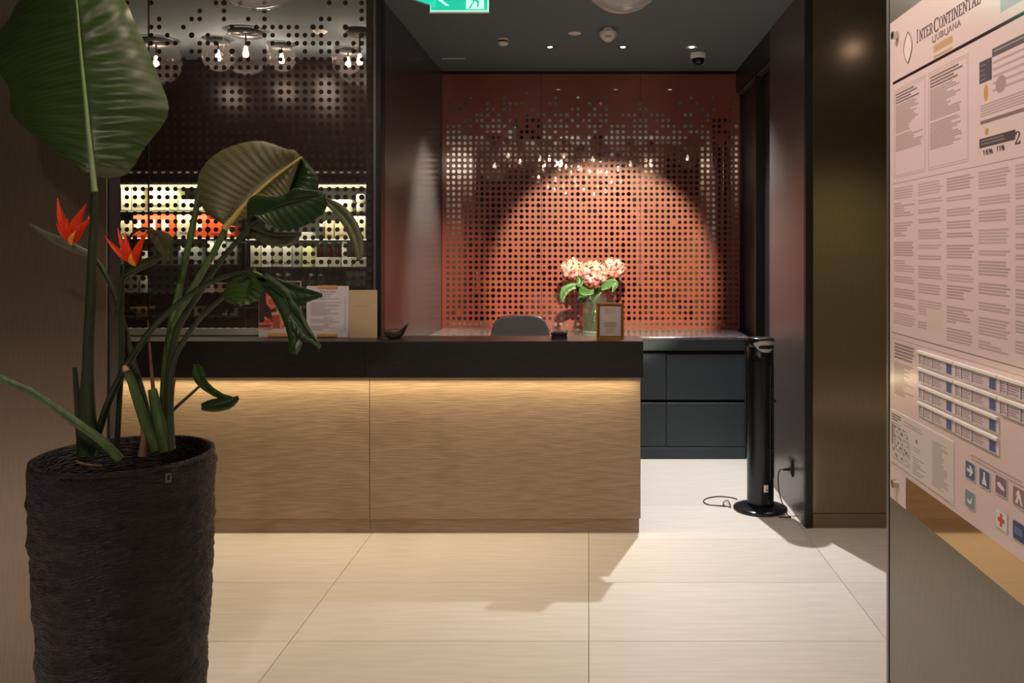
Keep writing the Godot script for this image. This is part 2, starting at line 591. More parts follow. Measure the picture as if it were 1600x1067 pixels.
func build_counter() -> void:
	var c := thing("reception_counter", "long reception counter with black top band over lit wood-grain front panels", "counter", Vector3(-1.14, 0, -4.72))
	var o := Vector3(1.14, 0, 4.72)
	for s in [[-3.40, -1.212], [-1.210, 0.2865]]:
		mesh("front_panel", span(s[0], s[1] - 0.0005, 0.082, 0.880, -4.745, -4.710, 0.002), M.wood, c, o)
		mesh("plinth", span(s[0], minf(s[1], 0.279), 0.0, 0.080, -4.765, -4.730, 0.001), M.wood, c, o)
	for s in [[-3.40, -1.2195], [-1.2190, 0.2965]]:
		mesh("top_band", span(s[0], s[1], 0.871, 1.066, -4.656, -4.650, 0.001), M.slate, c, o)
	mesh("top_slab", span(-3.40, 0.2965, 1.040, 1.070, -4.94, -4.6505, 0.003), M.slate_top, c, o)
	mesh("body", span(-3.39, 0.27, 0.08, 1.04, -4.93, -4.75, 0.002), M.cabinet, c, o)
	mesh("led_strip", span(-3.35, 0.27, 0.872, 0.877, -4.674, -4.656, 0.0), glow(Color(1.0, 0.88, 0.68), 1.2), c, o)
	for x in [465, 602, 732]:
		var p := P(x, 592, 4.70)
		mesh("clip", span(p.x - 0.004, p.x + 0.004, 0.862, 0.875, -4.7085, -4.700, 0.001), M.white, c, o)
	var dk := thing("writing_desk", "low desk behind the reception counter", "desk", Vector3(-0.5, 0, -5.1))
	mesh("desk_top", span(-0.72, 0.74, 0.70, 0.73, -0.28, 0.16, 0.003), M.slate_top, dk)
	mesh("side_panel", span(0.70, 0.73, 0.0, 0.70, -0.26, 0.16, 0.002), M.cabinet, dk)

func build_back_cabinet() -> void:
	var c := thing("drawer_cabinet", "dark grey drawer cabinet with stone worktop under the copper wall", "cabinet", Vector3(0, 0, -6.7))
	var o := Vector3(0, 0, 6.7)
	mesh("worktop", span(-1.218, 1.20, 0.893, 0.913, -7.075, -6.362, 0.002), M.stone, c, o)
	mesh("fascia", span(-1.218, 1.172, 0.812, 0.893, -6.40, -6.37, 0.001), M.cabinet, c, o)
	mesh("body", span(-1.218, 1.165, 0.02, 0.893, -7.07, -6.405, 0.002), M.black_gap, c, o)
	mesh("plinth", span(-1.218, 1.172, 0.0, 0.088, -6.42, -6.37, 0.001), M.cabinet, c, o)
	mesh("end_panel", span(1.166, 1.174, 0.0, 0.893, -7.07, -6.37, 0.001), M.cabinet, c, o)
	var xs := [-1.205, -0.61, -0.014, 0.579, 1.166]
	for i in 4:
		for y in [[0.093, 0.422], [0.443, 0.782]]:
			mesh("drawer", span(xs[i] + 0.0015, xs[i + 1] - 0.0015, y[0], y[1], -6.40, -6.372, 0.003), M.cabinet, c, o)

# ------------------------------------------------------------------ plant
const POT := Vector3(-1.413, 0, -2.6)

func build_pot() -> void:
	var pot := thing("plant_pot", "tall black planter with rough bark-like surface in the left foreground", "planter", POT)
	var n := FastNoiseLite.new()
	n.seed = 9
	n.frequency = 1.0
	n.fractal_octaves = 4
	var prof := []
	for i in 91:
		var t := i / 90.0
		prof.append(Vector2(lerpf(0.206, 0.259, pow(t, 0.75)) - 0.010 * pow(maxf(0.0, t - 0.9) * 10.0, 2.0), 0.95 * t))
	var rows := []
	for i in prof.size():
		var row := []
		for k in 121:
			var a := TAU * (k % 120) / 120.0
			var y: float = prof[i].y
			var d := n.get_noise_3d(cos(a) * 1.1, y * 11.0, sin(a) * 1.1) * 0.010 + n.get_noise_3d(cos(a) * 6.0, y * 34.0, sin(a) * 6.0 + 9.0) * 0.005
			d += 0.006 * exp(-pow((a - 1.92) / 0.05, 2.0)) * (0.5 + n.get_noise_2d(y * 20.0, 3.0))
			var r: float = prof[i].x + d
			row.append(Vector3(cos(a) * r, y, sin(a) * r))
		rows.append(row)
	var st := st_new()
	put_grid(st, rows, true)
	var bark := tri_mat(mat(rgb(36, 25, 26), 0.5, 0.0, {"metallic_specular": 0.4}), M.grain, Vector3(4, 14, 4), M.bump, 1.1)
	mesh("body", done(st), bark, pot)
	mesh("rim", lathe([Vector2(0.252, 0.942), Vector2(0.251, 0.953), Vector2(0.244, 0.956), Vector2(0.237, 0.953), Vector2(0.234, 0.84)], 64), bark, pot)
	mesh("soil", lathe([Vector2(0.236, 0.845), Vector2(0.15, 0.855), Vector2(0.0, 0.86)], 40), tri_mat(mat(rgb(14, 11, 9), 0.95), M.grain, Vector3(20, 20, 20), M.bump, 1.0), pot)
	var a := 0.66
	var tg := mesh("maker_tag", box(Vector3(0.017, 0.026, 0.003), 0.0005), M.chrome, pot, Vector3(cos(a) * 0.268, 0.922, sin(a) * 0.268), Vector3(0, PI / 2 - a, 0))
	mesh("inset", box(Vector3(0.008, 0.014, 0.002), 0.0003), M.black, tg, Vector3(0, 0.002, 0.0012))

func pp(list: Array, d0: float, d1: float) -> Array:
	var out := []
	for i in list.size():
		out.append(P(list[i][0], list[i][1], lerpf(d0, d1, float(i) / (list.size() - 1))))
	return out

# leaf blade lofted from its midrib to its two margins; ripples are the side veins
func leaf_mesh(mid: Array, left: Array, right: Array, cup := 0.02, ripple := 0.003, veins := 26.0, n := 90, m := 10) -> ArrayMesh:
	var a := catmull(mid, n)
	var b := catmull(left, n)
	var c := catmull(right, n)
	var rows := []
	for i in n:
		var t := float(i) / (n - 1)
		var row := []
		var tan: Vector3 = (a[mini(i + 1, n - 1)] - a[maxi(i - 1, 0)]).normalized()
		for k in range(-m, m + 1):
			var s := absf(float(k) / m)
			var e: Vector3 = b[i] if k < 0 else c[i]
			var across: Vector3 = e - a[i]
			var nn := tan.cross(across).normalized() * (1.0 if k > 0 else -1.0)
			if nn.z < 0: nn = -nn
			var p: Vector3 = a[i] + across * s
			p += nn * (cup * sin(PI * s * 0.9) + ripple * sin((t * veins - s * 1.3) * TAU) * smoothstep(0.02, 0.3, s) * (1.0 - 0.6 * s))
			row.append(p)
		rows.append(row)
	var st := st_new()
	put_grid(st, rows)
	return done(st)

func build_plant() -> void:
	var pl := thing("bird_of_paradise_plant", "bird of paradise plant with broad green leaves and two orange flowers in the black planter", "plant", POT + Vector3(0, 0.88, 0))
	var o := -pl.position
	var stripes := Image.create(4, 512, false, Image.FORMAT_RGB8)
	var r := RandomNumberGenerator.new()
	r.seed = 3
	for y in 512:
		var v := 0.86 + 0.14 * sin(y * 0.6) * r.randf()
		for x in 4:
			stripes.set_pixel(x, y, Color(v, v, v))
	var tex := ImageTexture.create_from_image(stripes)
	var leafm := func(c: Color, rough := 0.38) -> StandardMaterial3D:
		return mat(c, rough, 0.0, {"albedo_texture": tex, "backlight_enabled": true, "backlight": Color(0.10, 0.14, 0.04)})
	M.leaf = leafm.call(rgb(60, 86, 32))
	M.leaf_dark = leafm.call(rgb(42, 66, 26))
	M.leaf_under = leafm.call(rgb(98, 96, 58), 0.5)
	M.leaf_tip = leafm.call(rgb(72, 78, 44), 0.45)
	M.stem = tri_mat(mat(rgb(78, 104, 52), 0.45), M.grain, Vector3(6, 1, 6))
	M.stem_dark = tri_mat(mat(rgb(44, 58, 30), 0.5), M.grain, Vector3(6, 1, 6))
	M.rib = mat(rgb(120, 146, 96), 0.45)
	M.rib_gold = mat(rgb(168, 148, 66), 0.45)
	M.dry = tri_mat(mat(rgb(128, 92, 66), 0.8), M.grain, Vector3(10, 3, 10))
	M.cut = mat(rgb(196, 142, 116), 0.8)
	M.petal = mat(rgb(238, 62, 14), 0.4, 0.0, {"backlight_enabled": true, "backlight": Color(0.5, 0.10, 0.0)})
	M.petal_gold = mat(rgb(240, 150, 30), 0.4)
	M.spathe = mat(rgb(84, 88, 64), 0.5)
	# --- big leaf seen from behind
	var l1 := mesh("leaf", leaf_mesh(
		pp([[144, 273], [142, 245], [138, 205], [133, 150], [127, 90], [122, 30], [117, -40], [110, -105]], 2.55, 2.62),
		pp([[142, 262], [92, 238], [44, 202], [22, 178], [18, 138], [-8, 84], [30, 10], [108, -108]], 2.58, 2.74),
		pp([[146, 274], [192, 274], [226, 230], [262, 178], [246, 118], [206, 28], [160, -60], [112, -108]], 2.66, 2.74),
		0.03, 0.0045, 17.0, 130, 12), M.leaf, pl, o)
	mesh("midrib", tube(pp([[148, 300], [144, 262], [138, 205], [133, 150], [127, 90], [122, 30], [112, -95]], 2.53, 2.595), 0.0095, 0.002, 8, 40), M.rib, l1)
	# --- upright brownish leaf
	var l2 := mesh("leaf", leaf_mesh(
		pp([[354, 352], [372, 332], [394, 308], [420, 284], [446, 264], [470, 246]], 2.60, 2.68),
		pp([[350, 352], [318, 326], [312, 276], [345, 238], [408, 222], [468, 245]], 2.58, 2.70),
		pp([[360, 354], [388, 342], [414, 318], [446, 322], [454, 294], [472, 248]], 2.58, 2.67),
		0.03, 0.0035, 19.0), M.leaf_under, pl, o)
	mesh("midrib", tube(pp([[350, 358], [372, 332], [394, 308], [420, 284], [446, 264], [472, 245]], 2.565, 2.650), 0.010, 0.003, 8, 30), M.rib_gold, l2)
	mesh("leaf", leaf_mesh(
		pp([[446, 300], [458, 282], [466, 264], [472, 246]], 2.70, 2.69),
		pp([[442, 306], [448, 290], [455, 268], [470, 245]], 2.70, 2.69),
		pp([[470, 306], [494, 302], [497, 276], [474, 246]], 2.72, 2.69), 0.02, 0.002, 9.0, 40, 8), M.leaf_dark, pl, o)
	# --- broad leaf arching to the right, its tip hanging
	var l3 := mesh("leaf", leaf_mesh(
		pp([[392, 350], [412, 336], [438, 322], [466, 314], [490, 311], [506, 313]], 2.50, 2.44),
		pp([[396, 346], [389, 318], [406, 305], [442, 313], [462, 297], [484, 301], [504, 311]], 2.56, 2.46),
		pp([[404, 342], [420, 352], [448, 362], [484, 352], [510, 330], [508, 314]], 2.42, 2.38), 0.022, 0.0009, 14.0), M.leaf_dark, pl, o)
	mesh("midrib", tube(pp([[392, 350], [412, 336], [438, 322], [466, 314], [490, 311], [512, 316]], 2.49, 2.43), 0.006, 0.003, 8, 24), M.stem_dark, l3)
	var l4 := mesh("leaf", leaf_mesh(
		pp([[498, 312], [524, 328], [545, 352], [557, 380], [561, 405]], 2.43, 2.32),
		pp([[500, 311], [532, 320], [555, 344], [567, 378], [564, 407]], 2.45, 2.34),
		pp([[500, 314], [520, 334], [540, 362], [550, 388], [556, 407]], 2.40, 2.30), 0.012, 0.001, 8.0, 40, 6), M.leaf_tip, pl, o)
	mesh("midrib", tube(pp([[498, 312], [524, 328], [545, 352], [557, 380], [561, 405]], 2.418, 2.308), 0.003, 0.001, 6, 20), M.rib, l4)
	mesh("leaf", leaf_mesh(
		pp([[388, 352], [402, 358], [424, 364], [452, 364], [470, 362]], 2.52, 2.47),
		pp([[392, 350], [408, 354], [428, 360], [452, 361], [471, 361]], 2.50, 2.45),
		pp([[388, 356], [396, 370], [424, 383], [454, 382], [470, 364]], 2.55, 2.50), 0.012, 0.0012, 9.0, 40, 6), M.leaf_tip, pl, o)
	# --- drooping torn leaf in front of the menus
	var l5 := mesh("leaf", leaf_mesh(
		pp([[396, 424], [416, 434], [440, 458], [457, 488], [466, 516], [466, 545]], 2.34, 2.22),
		pp([[394, 426], [414, 442], [430, 468], [446, 500], [454, 526], [462, 556]], 2.36, 2.24),
		pp([[400, 424], [430, 434], [462, 462], [472, 490], [480, 520], [468, 556]], 2.32, 2.20), 0.018, 0.001, 12.0), M.leaf_dark, pl, o)
	mesh("midrib", tube(pp([[396, 424], [416, 434], [440, 458], [457, 488], [466, 516], [466, 545]], 2.325, 2.205), 0.003, 0.001, 6, 24), M.rib, l5)
	mesh("leaf", leaf_mesh(
		pp([[414, 436], [438, 446], [462, 454], [486, 460], [503, 465]], 2.31, 2.24),
		pp([[412, 432], [436, 437], [464, 447], [487, 457], [503, 464]], 2.33, 2.25),
		pp([[418, 446], [440, 462], [464, 479], [484, 472], [503, 466]], 2.29, 2.23), 0.01, 0.001, 8.0, 40, 6), M.leaf_dark, pl, o)
	mesh("leaf", leaf_mesh(
		pp([[454, 488], [468, 504], [480, 522], [492, 536], [500, 546]], 2.24, 2.19),
		pp([[462, 474], [472, 484], [482, 508], [494, 530], [501, 545]], 2.25, 2.20),
		pp([[448, 500], [460, 520], [470, 531], [486, 537], [498, 548]], 2.22, 2.18), 0.008, 0.001, 7.0, 40, 6), M.leaf_dark, pl, o)
	mesh("leaf", leaf_mesh(
		pp([[396, 426], [394, 440], [390, 456], [384, 470], [376, 479]], 2.36, 2.30),
		pp([[392, 424], [366, 436], [352, 456], [354, 472], [372, 480]], 2.42, 2.34),
		pp([[400, 428], [408, 444], [412, 458], [402, 472], [380, 480]], 2.30, 2.28), 0.015, 0.003, 7.0, 50, 8), M.leaf, pl, o)
	# --- small folded leaf low on the right
	var l6 := mesh("leaf", leaf_mesh(
		pp([[308, 570], [313, 588], [324, 604], [344, 616], [366, 622], [374, 624]], 2.52, 2.42),
		pp([[305, 569], [301, 584], [308, 600], [328, 615], [352, 625], [373, 628]], 2.53, 2.44),
		pp([[312, 568], [320, 578], [326, 596], [346, 612], [366, 619], [374, 621]], 2.50, 2.41), 0.008, 0.001, 7.0, 40, 6), M.leaf, pl, o)
	mesh("leaf", leaf_mesh(
		pp([[374, 623], [362, 628], [346, 634], [330, 637], [316, 638]], 2.42, 2.45),
		pp([[374, 620], [358, 621], [342, 622], [326, 626], [315, 632]], 2.43, 2.47),
		pp([[373, 628], [362, 638], [346, 643], [330, 644], [316, 642]], 2.41, 2.44), 0.008, 0.001, 7.0, 40, 6), M.leaf_dark, l6)
	# --- petioles
	var stalk := func(called: String, list: Array, d0: float, d1: float, r0: float, r1: float, mt: Material, mid := -1.0) -> void:
		mesh(called, tube(pp(list, d0, d1), r0, r1, 9, 28, mid), mt, pl, o)
	stalk.call("petiole", [[144, 715], [140, 640], [138, 560], [142, 470], [144, 400], [147, 330], [148, 292]], 2.56, 2.535, 0.020, 0.0085, M.stem_dark)
	stalk.call("sheath", [[132, 712], [132, 640], [134, 575], [139, 552]], 2.55, 2.55, 0.021, 0.004, M.stem_dark)
	stalk.call("stub", [[127, 712], [123, 650], [119, 600], [117, 574]], 2.58, 2.58, 0.012, 0.006, M.stem_dark)
	stalk.call("petiole", [[186, 718], [160, 690], [112, 655], [60, 618], [22, 600], [-20, 580]], 2.42, 2.30, 0.014, 0.008, M.stem)
	stalk.call("petiole", [[140, 712], [152, 680], [172, 622], [205, 560], [245, 505], [300, 458], [345, 434], [396, 424]], 2.62, 2.36, 0.012, 0.006, M.stem_dark)
	stalk.call("stub", [[246, 702], [232, 672], [216, 628], [204, 592], [195, 574]], 2.50, 2.46, 0.019, 0.009, M.stem)
	mesh("cut_end", tube([P(197, 579, 2.452), P(194, 571, 2.45)], 0.0095, 0.005, 9), M.cut, pl, o)
	stalk.call("petiole", [[256, 700], [257, 620], [261, 560], [269, 505], [278, 462], [293, 390], [305, 335], [312, 292]], 2.56, 2.64, 0.014, 0.008, M.stem)
	stalk.call("node_ring", [[268, 510], [269, 503]], 2.60, 2.60, 0.013, 0.0125, M.dry)
	stalk.call("petiole", [[260, 700], [261, 620], [267, 530], [277, 500], [299, 454], [331, 400], [354, 354]], 2.54, 2.595, 0.013, 0.009, M.stem)
	stalk.call("petiole", [[267, 700], [264, 600], [273, 530], [286, 497], [310, 460], [342, 411], [392, 352]], 2.52, 2.49, 0.013, 0.007, M.stem_dark)
	stalk.call("petiole", [[268, 702], [266, 620], [270, 571], [286, 534], [317, 492], [360, 455], [398, 420]], 2.46, 2.345, 0.009, 0.006, M.stem_dark)
	stalk.call("sheath", [[262, 704], [252, 668], [244, 636], [238, 608]], 2.50, 2.50, 0.024, 0.012, M.stem)
	stalk.call("dry_tip", [[240, 614], [236, 570], [233, 530], [231, 500]], 2.50, 2.52, 0.006, 0.001, M.dry)
	stalk.call("stub", [[266, 704], [267, 650], [269, 610], [271, 592]], 2.48, 2.47, 0.006, 0.007, M.dry)
	stalk.call("petiole", [[265, 646], [280, 632], [298, 616], [311, 604]], 2.48, 2.51, 0.005, 0.004, M.stem_dark)
	stalk.call("dry_husk", [[222, 712], [224, 690], [222, 668]], 2.48, 2.48, 0.013, 0.004, M.dry)
	stalk.call("dry_husk", [[150, 712], [156, 694], [158, 680]], 2.46, 2.46, 0.007, 0.002, M.stem)
	stalk.call("dry_husk", [[120, 722], [136, 726], [160, 728]], 2.42, 2.42, 0.004, 0.003, M.dry)
	stalk.call("petiole", [[236, 664], [222, 610], [206, 556], [192, 500], [176, 452], [160, 420], [140, 396]], 2.62, 2.625, 0.009, 0.007, M.stem_dark)
	stalk.call("petiole", [[182, 716], [186, 640], [190, 560], [190, 490], [190, 440]], 2.60, 2.56, 0.008, 0.008, M.stem_dark)
	# --- flowers
	var petal := func(base: Vector3, tip: Vector3, w: float, gold := false) -> ArrayMesh:
		var ax := tip - base
		var side := ax.cross(Vector3(0.2, 0.1, 1.0)).normalized()
		var st := st_new()
		var rows := []
		for i in 15:
			var t := i / 14.0
			var wd := w * 0.80 * pow(sin(PI * pow(t, 0.62)), 1.1) + 0.0006
			var row := []
			for k in 5:
				var s := (k - 2) / 2.0
				row.append(base + ax * t + side * wd * s + Vector3(0, 0, 1) * (absf(s) * wd * 0.7 + 0.012 * sin(PI * t)))
			rows.append(row)
		put_grid(st, rows)
		return done(st)
	var f1 := mesh("spathe", tube(pp([[46, 350], [72, 366], [100, 380], [128, 393], [150, 400]], 2.58, 2.63), 0.002, 0.008, 10, 24, 0.017), M.spathe, pl, o)
	for q in [[90, 308, 0.016], [136, 317, 0.020], [146, 338, 0.018], [88, 348, 0.008], [106, 340, 0.012]]:
		mesh("petal", petal.call(P(116, 380, 2.60), P(q[0], q[1], 2.58), q[2]), M.petal, f1)
	mesh("petal", petal.call(P(112, 384, 2.585), P(120, 360, 2.57), 0.009), M.petal_gold, f1)
	mesh("petal", petal.call(P(140, 352, 2.60), P(149, 329, 2.61), 0.005), M.petal_gold, f1)
	var f2 := mesh("spathe", tube(pp([[192, 434], [204, 424], [226, 412], [248, 402], [264, 390]], 2.57, 2.50), 0.010, 0.003, 10, 24, 0.015), M.stem_dark, pl, o)
	for q in [[163, 367, 0.010], [184, 356, 0.011], [196, 362, 0.013], [230, 362, 0.014], [202, 380, 0.016], [222, 384, 0.012]]:
		mesh("petal", petal.call(P(212, 414, 2.53), P(q[0], q[1], 2.51), q[2]), M.petal, f2)
	mesh("petal", petal.call(P(212, 416, 2.52), P(206, 394, 2.505), 0.009), M.petal_gold, f2)
	# --- curled dry leaf by the second flower
	stalk.call("petiole", [[180, 500], [192, 430], [198, 384], [208, 364], [224, 357], [240, 360]], 2.54, 2.50, 0.004, 0.004, M.stem_dark)
	mesh("leaf", leaf_mesh(
		pp([[232, 358], [246, 368], [256, 384], [262, 398], [264, 408]], 2.50, 2.47),
		pp([[230, 360], [240, 378], [250, 394], [258, 404], [262, 412]], 2.53, 2.50),
		pp([[236, 357], [258, 362], [272, 372], [266, 386], [268, 398]], 2.48, 2.44), 0.008, 0.003, 6.0, 40, 6), M.leaf_under, pl, o)

# ------------------------------------------------------------------ shelves behind the glass
func build_display() -> void:
	struct("wall_display_back", span(-4.4, -1.30, 0, 3.05, -6.80, -6.66, 0.0), mat(rgb(26, 10, 13), 0.22), "dark maroon wall behind the lit product shelves")
	struct("wall_display_left", span(-4.5, -4.4, 0, 3.05, -6.8, -5.0, 0.0), M.maroon, "dark maroon side wall beside the product shelves")
	var s := thing("product_shelf_unit", "black wall shelf unit with lit glass shelves behind the dotted glass", "shelves", Vector3(-2.55, 0, -6.45))
	var o := -s.position
	var D := 6.27
	var x0 := P(176, 0, D).x
	var xm := P(381, 0, D).x
	var x1 := P(580, 0, D).x
	mesh("back_panel", span(x0, x1, 0.0, 2.14, -6.655, -6.64, 0.0), mat(rgb(84, 88, 80), 0.5), s, o)
	for x in [x0, xm, x1]:
		mesh("upright", span(x - 0.014, x + 0.014, 0.0, 2.14, -6.64, -6.26, 0.001), M.black, s, o)
	mesh("top_rail", span(x0, x1, P(0, 271, D).y, P(0, 268, D).y, -6.64, -6.26, 0.001), M.offwhite, s, o)
	mesh("valance", span(x0, x1, P(0, 286, D).y, P(0, 271, D).y, -6.30, -6.262, 0.001), M.black, s, o)
	mesh("led_strip", span(x0 + 0.02, x1 - 0.02, P(0, 293, D).y, P(0, 288, D).y, -6.30, -6.29, 0.001), glow(Color(1.0, 0.97, 0.82), 1.1), s, o)
	for q in [[x0, xm, 329], [x0, xm, 371], [x0, xm, 413], [x0, xm, 457], [x0, xm, 494], [xm, x1, 331], [xm, x1, 373], [xm, x1, 417], [xm, x1, 446], [xm, x1, 480]]:
		var y := P(0, q[2], D).y
		mesh("shelf", span(q[0] + 0.015, q[1] - 0.015, y - 0.010, y, -6.63, -6.275, 0.001), pane(rgb(150, 170, 160), 0.35), s, o)
		if q[2] in [371, 373, 329]:
			mesh("led_strip", span(q[0] + 0.015, q[1] - 0.015, y - 0.010, y - 0.002, -6.274, -6.270, 0.0), glow(Color(1.0, 0.97, 0.82), 0.9 if q[2] != 329 else 0.12), s, o)
		else:
			mesh("shelf_edge", span(q[0] + 0.015, q[1] - 0.015, y - 0.008, y, -6.274, -6.270, 0.0), M.steel_grey, s, o)
	mesh("base_panel", span(x0, x1, 0.0, P(0, 500, D).y, -6.60, -6.28, 0.002), M.black, s, o)
	# two strips more, under the first and second shelves
	area("shelf_light", Vector3(-2.55, P(0, 333, D).y - 0.012, -6.27), Vector3(-2.55, 1.2, -6.40), Vector2(1.85, 0.03), Color(1.0, 0.98, 0.86), 0.34, Vector3.FORWARD)
	area("shelf_light", Vector3(-2.55, P(0, 375, D).y - 0.012, -6.27), Vector3(-2.55, 1.0, -6.40), Vector2(1.85, 0.03), Color(1.0, 0.98, 0.86), 0.14, Vector3.FORWARD)
	var G := "spa products on the lit shelves behind the dotted glass"
	var cream := rgb(232, 226, 190)
	var white := rgb(225, 224, 212)
	var orange := rgb(226, 92, 48)
	var grey := rgb(150, 156, 146)
	var beige := rgb(214, 198, 164)
	for q in [
		["carton", 189, 204, 293, 328, cream, "tall pale yellow carton at the left end of the top lit shelf"],
		["carton", 206, 223, 294, 328, beige, "buff carton second from the left end of the top lit shelf"],
		["carton", 232, 264, 292, 328, cream, "large cream carton right of the glass joint on the top lit shelf"],
		["carton", 265, 277, 292, 328, rgb(206, 214, 160), "slim pale green carton beside the large cream carton on top shelf"],
		["carton", 279, 304, 312, 328, white, "low white carton right of the slim green carton on top shelf"],
		["carton", 306, 330, 314, 328, cream, "low cream carton partly behind the brown leaf on top shelf"],
		["carton", 181, 206, 345, 371, beige, "rounded beige box at the left end of the second lit shelf"],
		["label_carton", 208, 231, 335, 371, orange, "orange carton just left of the glass joint on the second lit shelf"],
		["label_carton", 234, 250, 334, 371, orange, "orange carton just right of the glass joint on the second lit shelf"],
		["label_carton", 251, 273, 334, 371, orange, "wide orange carton beside the beige carton on the second lit shelf"],
		["carton", 276, 299, 335, 371, beige, "beige carton between orange cartons on the second lit shelf"],
		["label_carton", 306, 323, 334, 371, orange, "tall orange carton right of the beige carton on the second shelf"],
		["carton", 325, 352, 343, 371, rgb(226, 82, 36), "short plain orange box under the brown leaf on the second shelf"],
		["label_carton", 355, 366, 353, 371, orange, "smallest orange carton at the right end of the second shelf"],
		["bottle", 181, 195, 376, 413, grey, "grey bottle at the left end of the third shelf behind orange flower"],
		["jar", 220, 230, 392, 413, white, "small white jar left of the glass joint on the third shelf"],
		["bottle", 276, 289, 384, 413, rgb(120, 130, 150), "bluish bottle with white cap on the third shelf"],
		["carton", 296, 312, 386, 413, grey, "grey carton between the plant stalks on the third shelf"],
		["carton", 324, 334, 376, 413, white, "slim white carton on the third shelf beside the dark upright"],
		["carton", 336, 352, 375, 413, rgb(196, 198, 184), "pale grey carton on the third shelf next to slim white one"],
		["carton", 354, 370, 378, 413, rgb(120, 124, 112), "dim grey carton at the right end of the third shelf"],
		["carton", 181, 192, 442, 457, grey, "small grey box at the left end of the fourth shelf"],
		["carton", 194, 214, 431, 457, rgb(150, 146, 138), "grey carton on the fourth shelf below the second orange flower"],
		["bottle", 216, 230, 431, 457, white, "pale bottle left of the glass joint on the fourth shelf"],
		["jar", 271, 280, 443, 457, grey, "tiny glass jar alone on the fourth shelf"],
		["carton", 318, 334, 446, 457, white, "low white box on the fourth shelf behind the stalks"],
		["carton", 336, 352, 442, 457, rgb(198, 168, 146), "low pinkish box at the right of the fourth shelf"],
		["bowl", 194, 232, 480, 494, rgb(190, 150, 110), "shallow tan bowl on the lowest shelf at the left"],
		["jar", 262, 270, 483, 494, grey, "little grey jar on the lowest shelf left of the stalks"],
		["carton", 303, 312, 480, 494, rgb(170, 166, 150), "small upright box on the lowest shelf between stalks"],
		["jar", 346, 353, 485, 494, white, "tiny white jar on the lowest shelf under the drooping leaf"],
		["carton", 360, 370, 483, 494, grey, "small grey box at the right end of the lowest shelf"],
		["canister", 555, 569, 303, 331, white, "white canister with pinched waist at right end of the top shelf"],
		["carton", 508, 548, 312, 331, rgb(236, 232, 204), "wide white carton behind the leaf tip on the right top shelf"],
		["carton", 549, 558, 338, 373, cream, "slim cream carton right of the leaf tip on the second shelf"],
		["carton", 559, 571, 338, 373, rgb(226, 226, 188), "pale carton at the right end of the second shelf"],
		["jar", 498, 507, 346, 373, rgb(92, 96, 88), "dark grey jar beside beige cartons right of the broad leaf"],
		["carton", 508, 521, 345, 373, beige, "left one of two beige cartons behind the hanging leaf tip"],
		["carton", 523, 545, 345, 373, rgb(222, 204, 166), "right one of two beige cartons behind the hanging leaf tip"],
		["carton", 463, 486, 363, 373, white, "low white box at the tip of the broad leaf, second shelf"],
		["bottle", 494, 504, 379, 417, rgb(96, 30, 24), "left dark red bottle on the right third shelf"],
		["bottle", 508, 518, 379, 417, rgb(104, 34, 28), "middle dark red bottle on the right third shelf"],
		["bottle", 522, 532, 379, 417, rgb(88, 26, 22), "right dark red bottle on the right third shelf"],
		["jar", 533, 541, 377, 402, white, "white jar behind the hanging leaf tip on the third shelf"],
		["carton", 391, 407, 384, 417, rgb(196, 190, 160), "first grey-white carton from left in the row beneath the broad leaf"],
		["carton", 408.5, 424, 384, 417, white, "second carton from left in the row beneath the broad leaf"],
		["carton", 425.5, 440, 384, 417, rgb(176, 176, 158), "third carton from left in the row beneath the broad leaf"],
		["carton", 441.5, 455, 384, 417, rgb(206, 206, 190), "fourth carton from left in the row beneath the broad leaf"],
		["carton", 456.5, 471, 385, 417, rgb(160, 166, 150), "fifth carton from left in the row beneath the broad leaf"],
		["carton", 472.5, 487, 385, 417, rgb(222, 226, 170), "last tall carton, yellowish, in the row beneath the broad leaf"],
		["carton", 493, 512, 402.5, 417, white, "first low box from left in front of the dark red bottles"],
		["carton", 514, 532, 402.5, 417, rgb(190, 192, 176), "second low box from left in front of the dark red bottles"],
		["carton", 534, 549, 402.5, 417, white, "third low box from left, below the hanging leaf tip"],
		["carton", 551, 577, 402.5, 417, rgb(202, 204, 186), "last low box at the right end of the third shelf"],
		["tumbler", 410, 424, 427, 446, white, "first clear tumbler from left under the carton row"],
		["tumbler", 427, 440, 427, 446, white, "second clear tumbler from left under the carton row"],
		["tumbler", 442, 455, 427, 446, white, "third clear tumbler from left under the carton row"],
		["tumbler", 480, 492, 428, 446, white, "clear tumbler standing left of its twin above the price list"],
		["tumbler", 494, 506, 428, 446, white, "clear tumbler standing right of its twin above the price list"],
		["carton", 541, 572, 424, 446, rgb(96, 106, 100), "dim grey-green box above the beige menu card"]]:
		product(q[0], q[1], q[2], q[3], q[4], q[5], q[6], G)

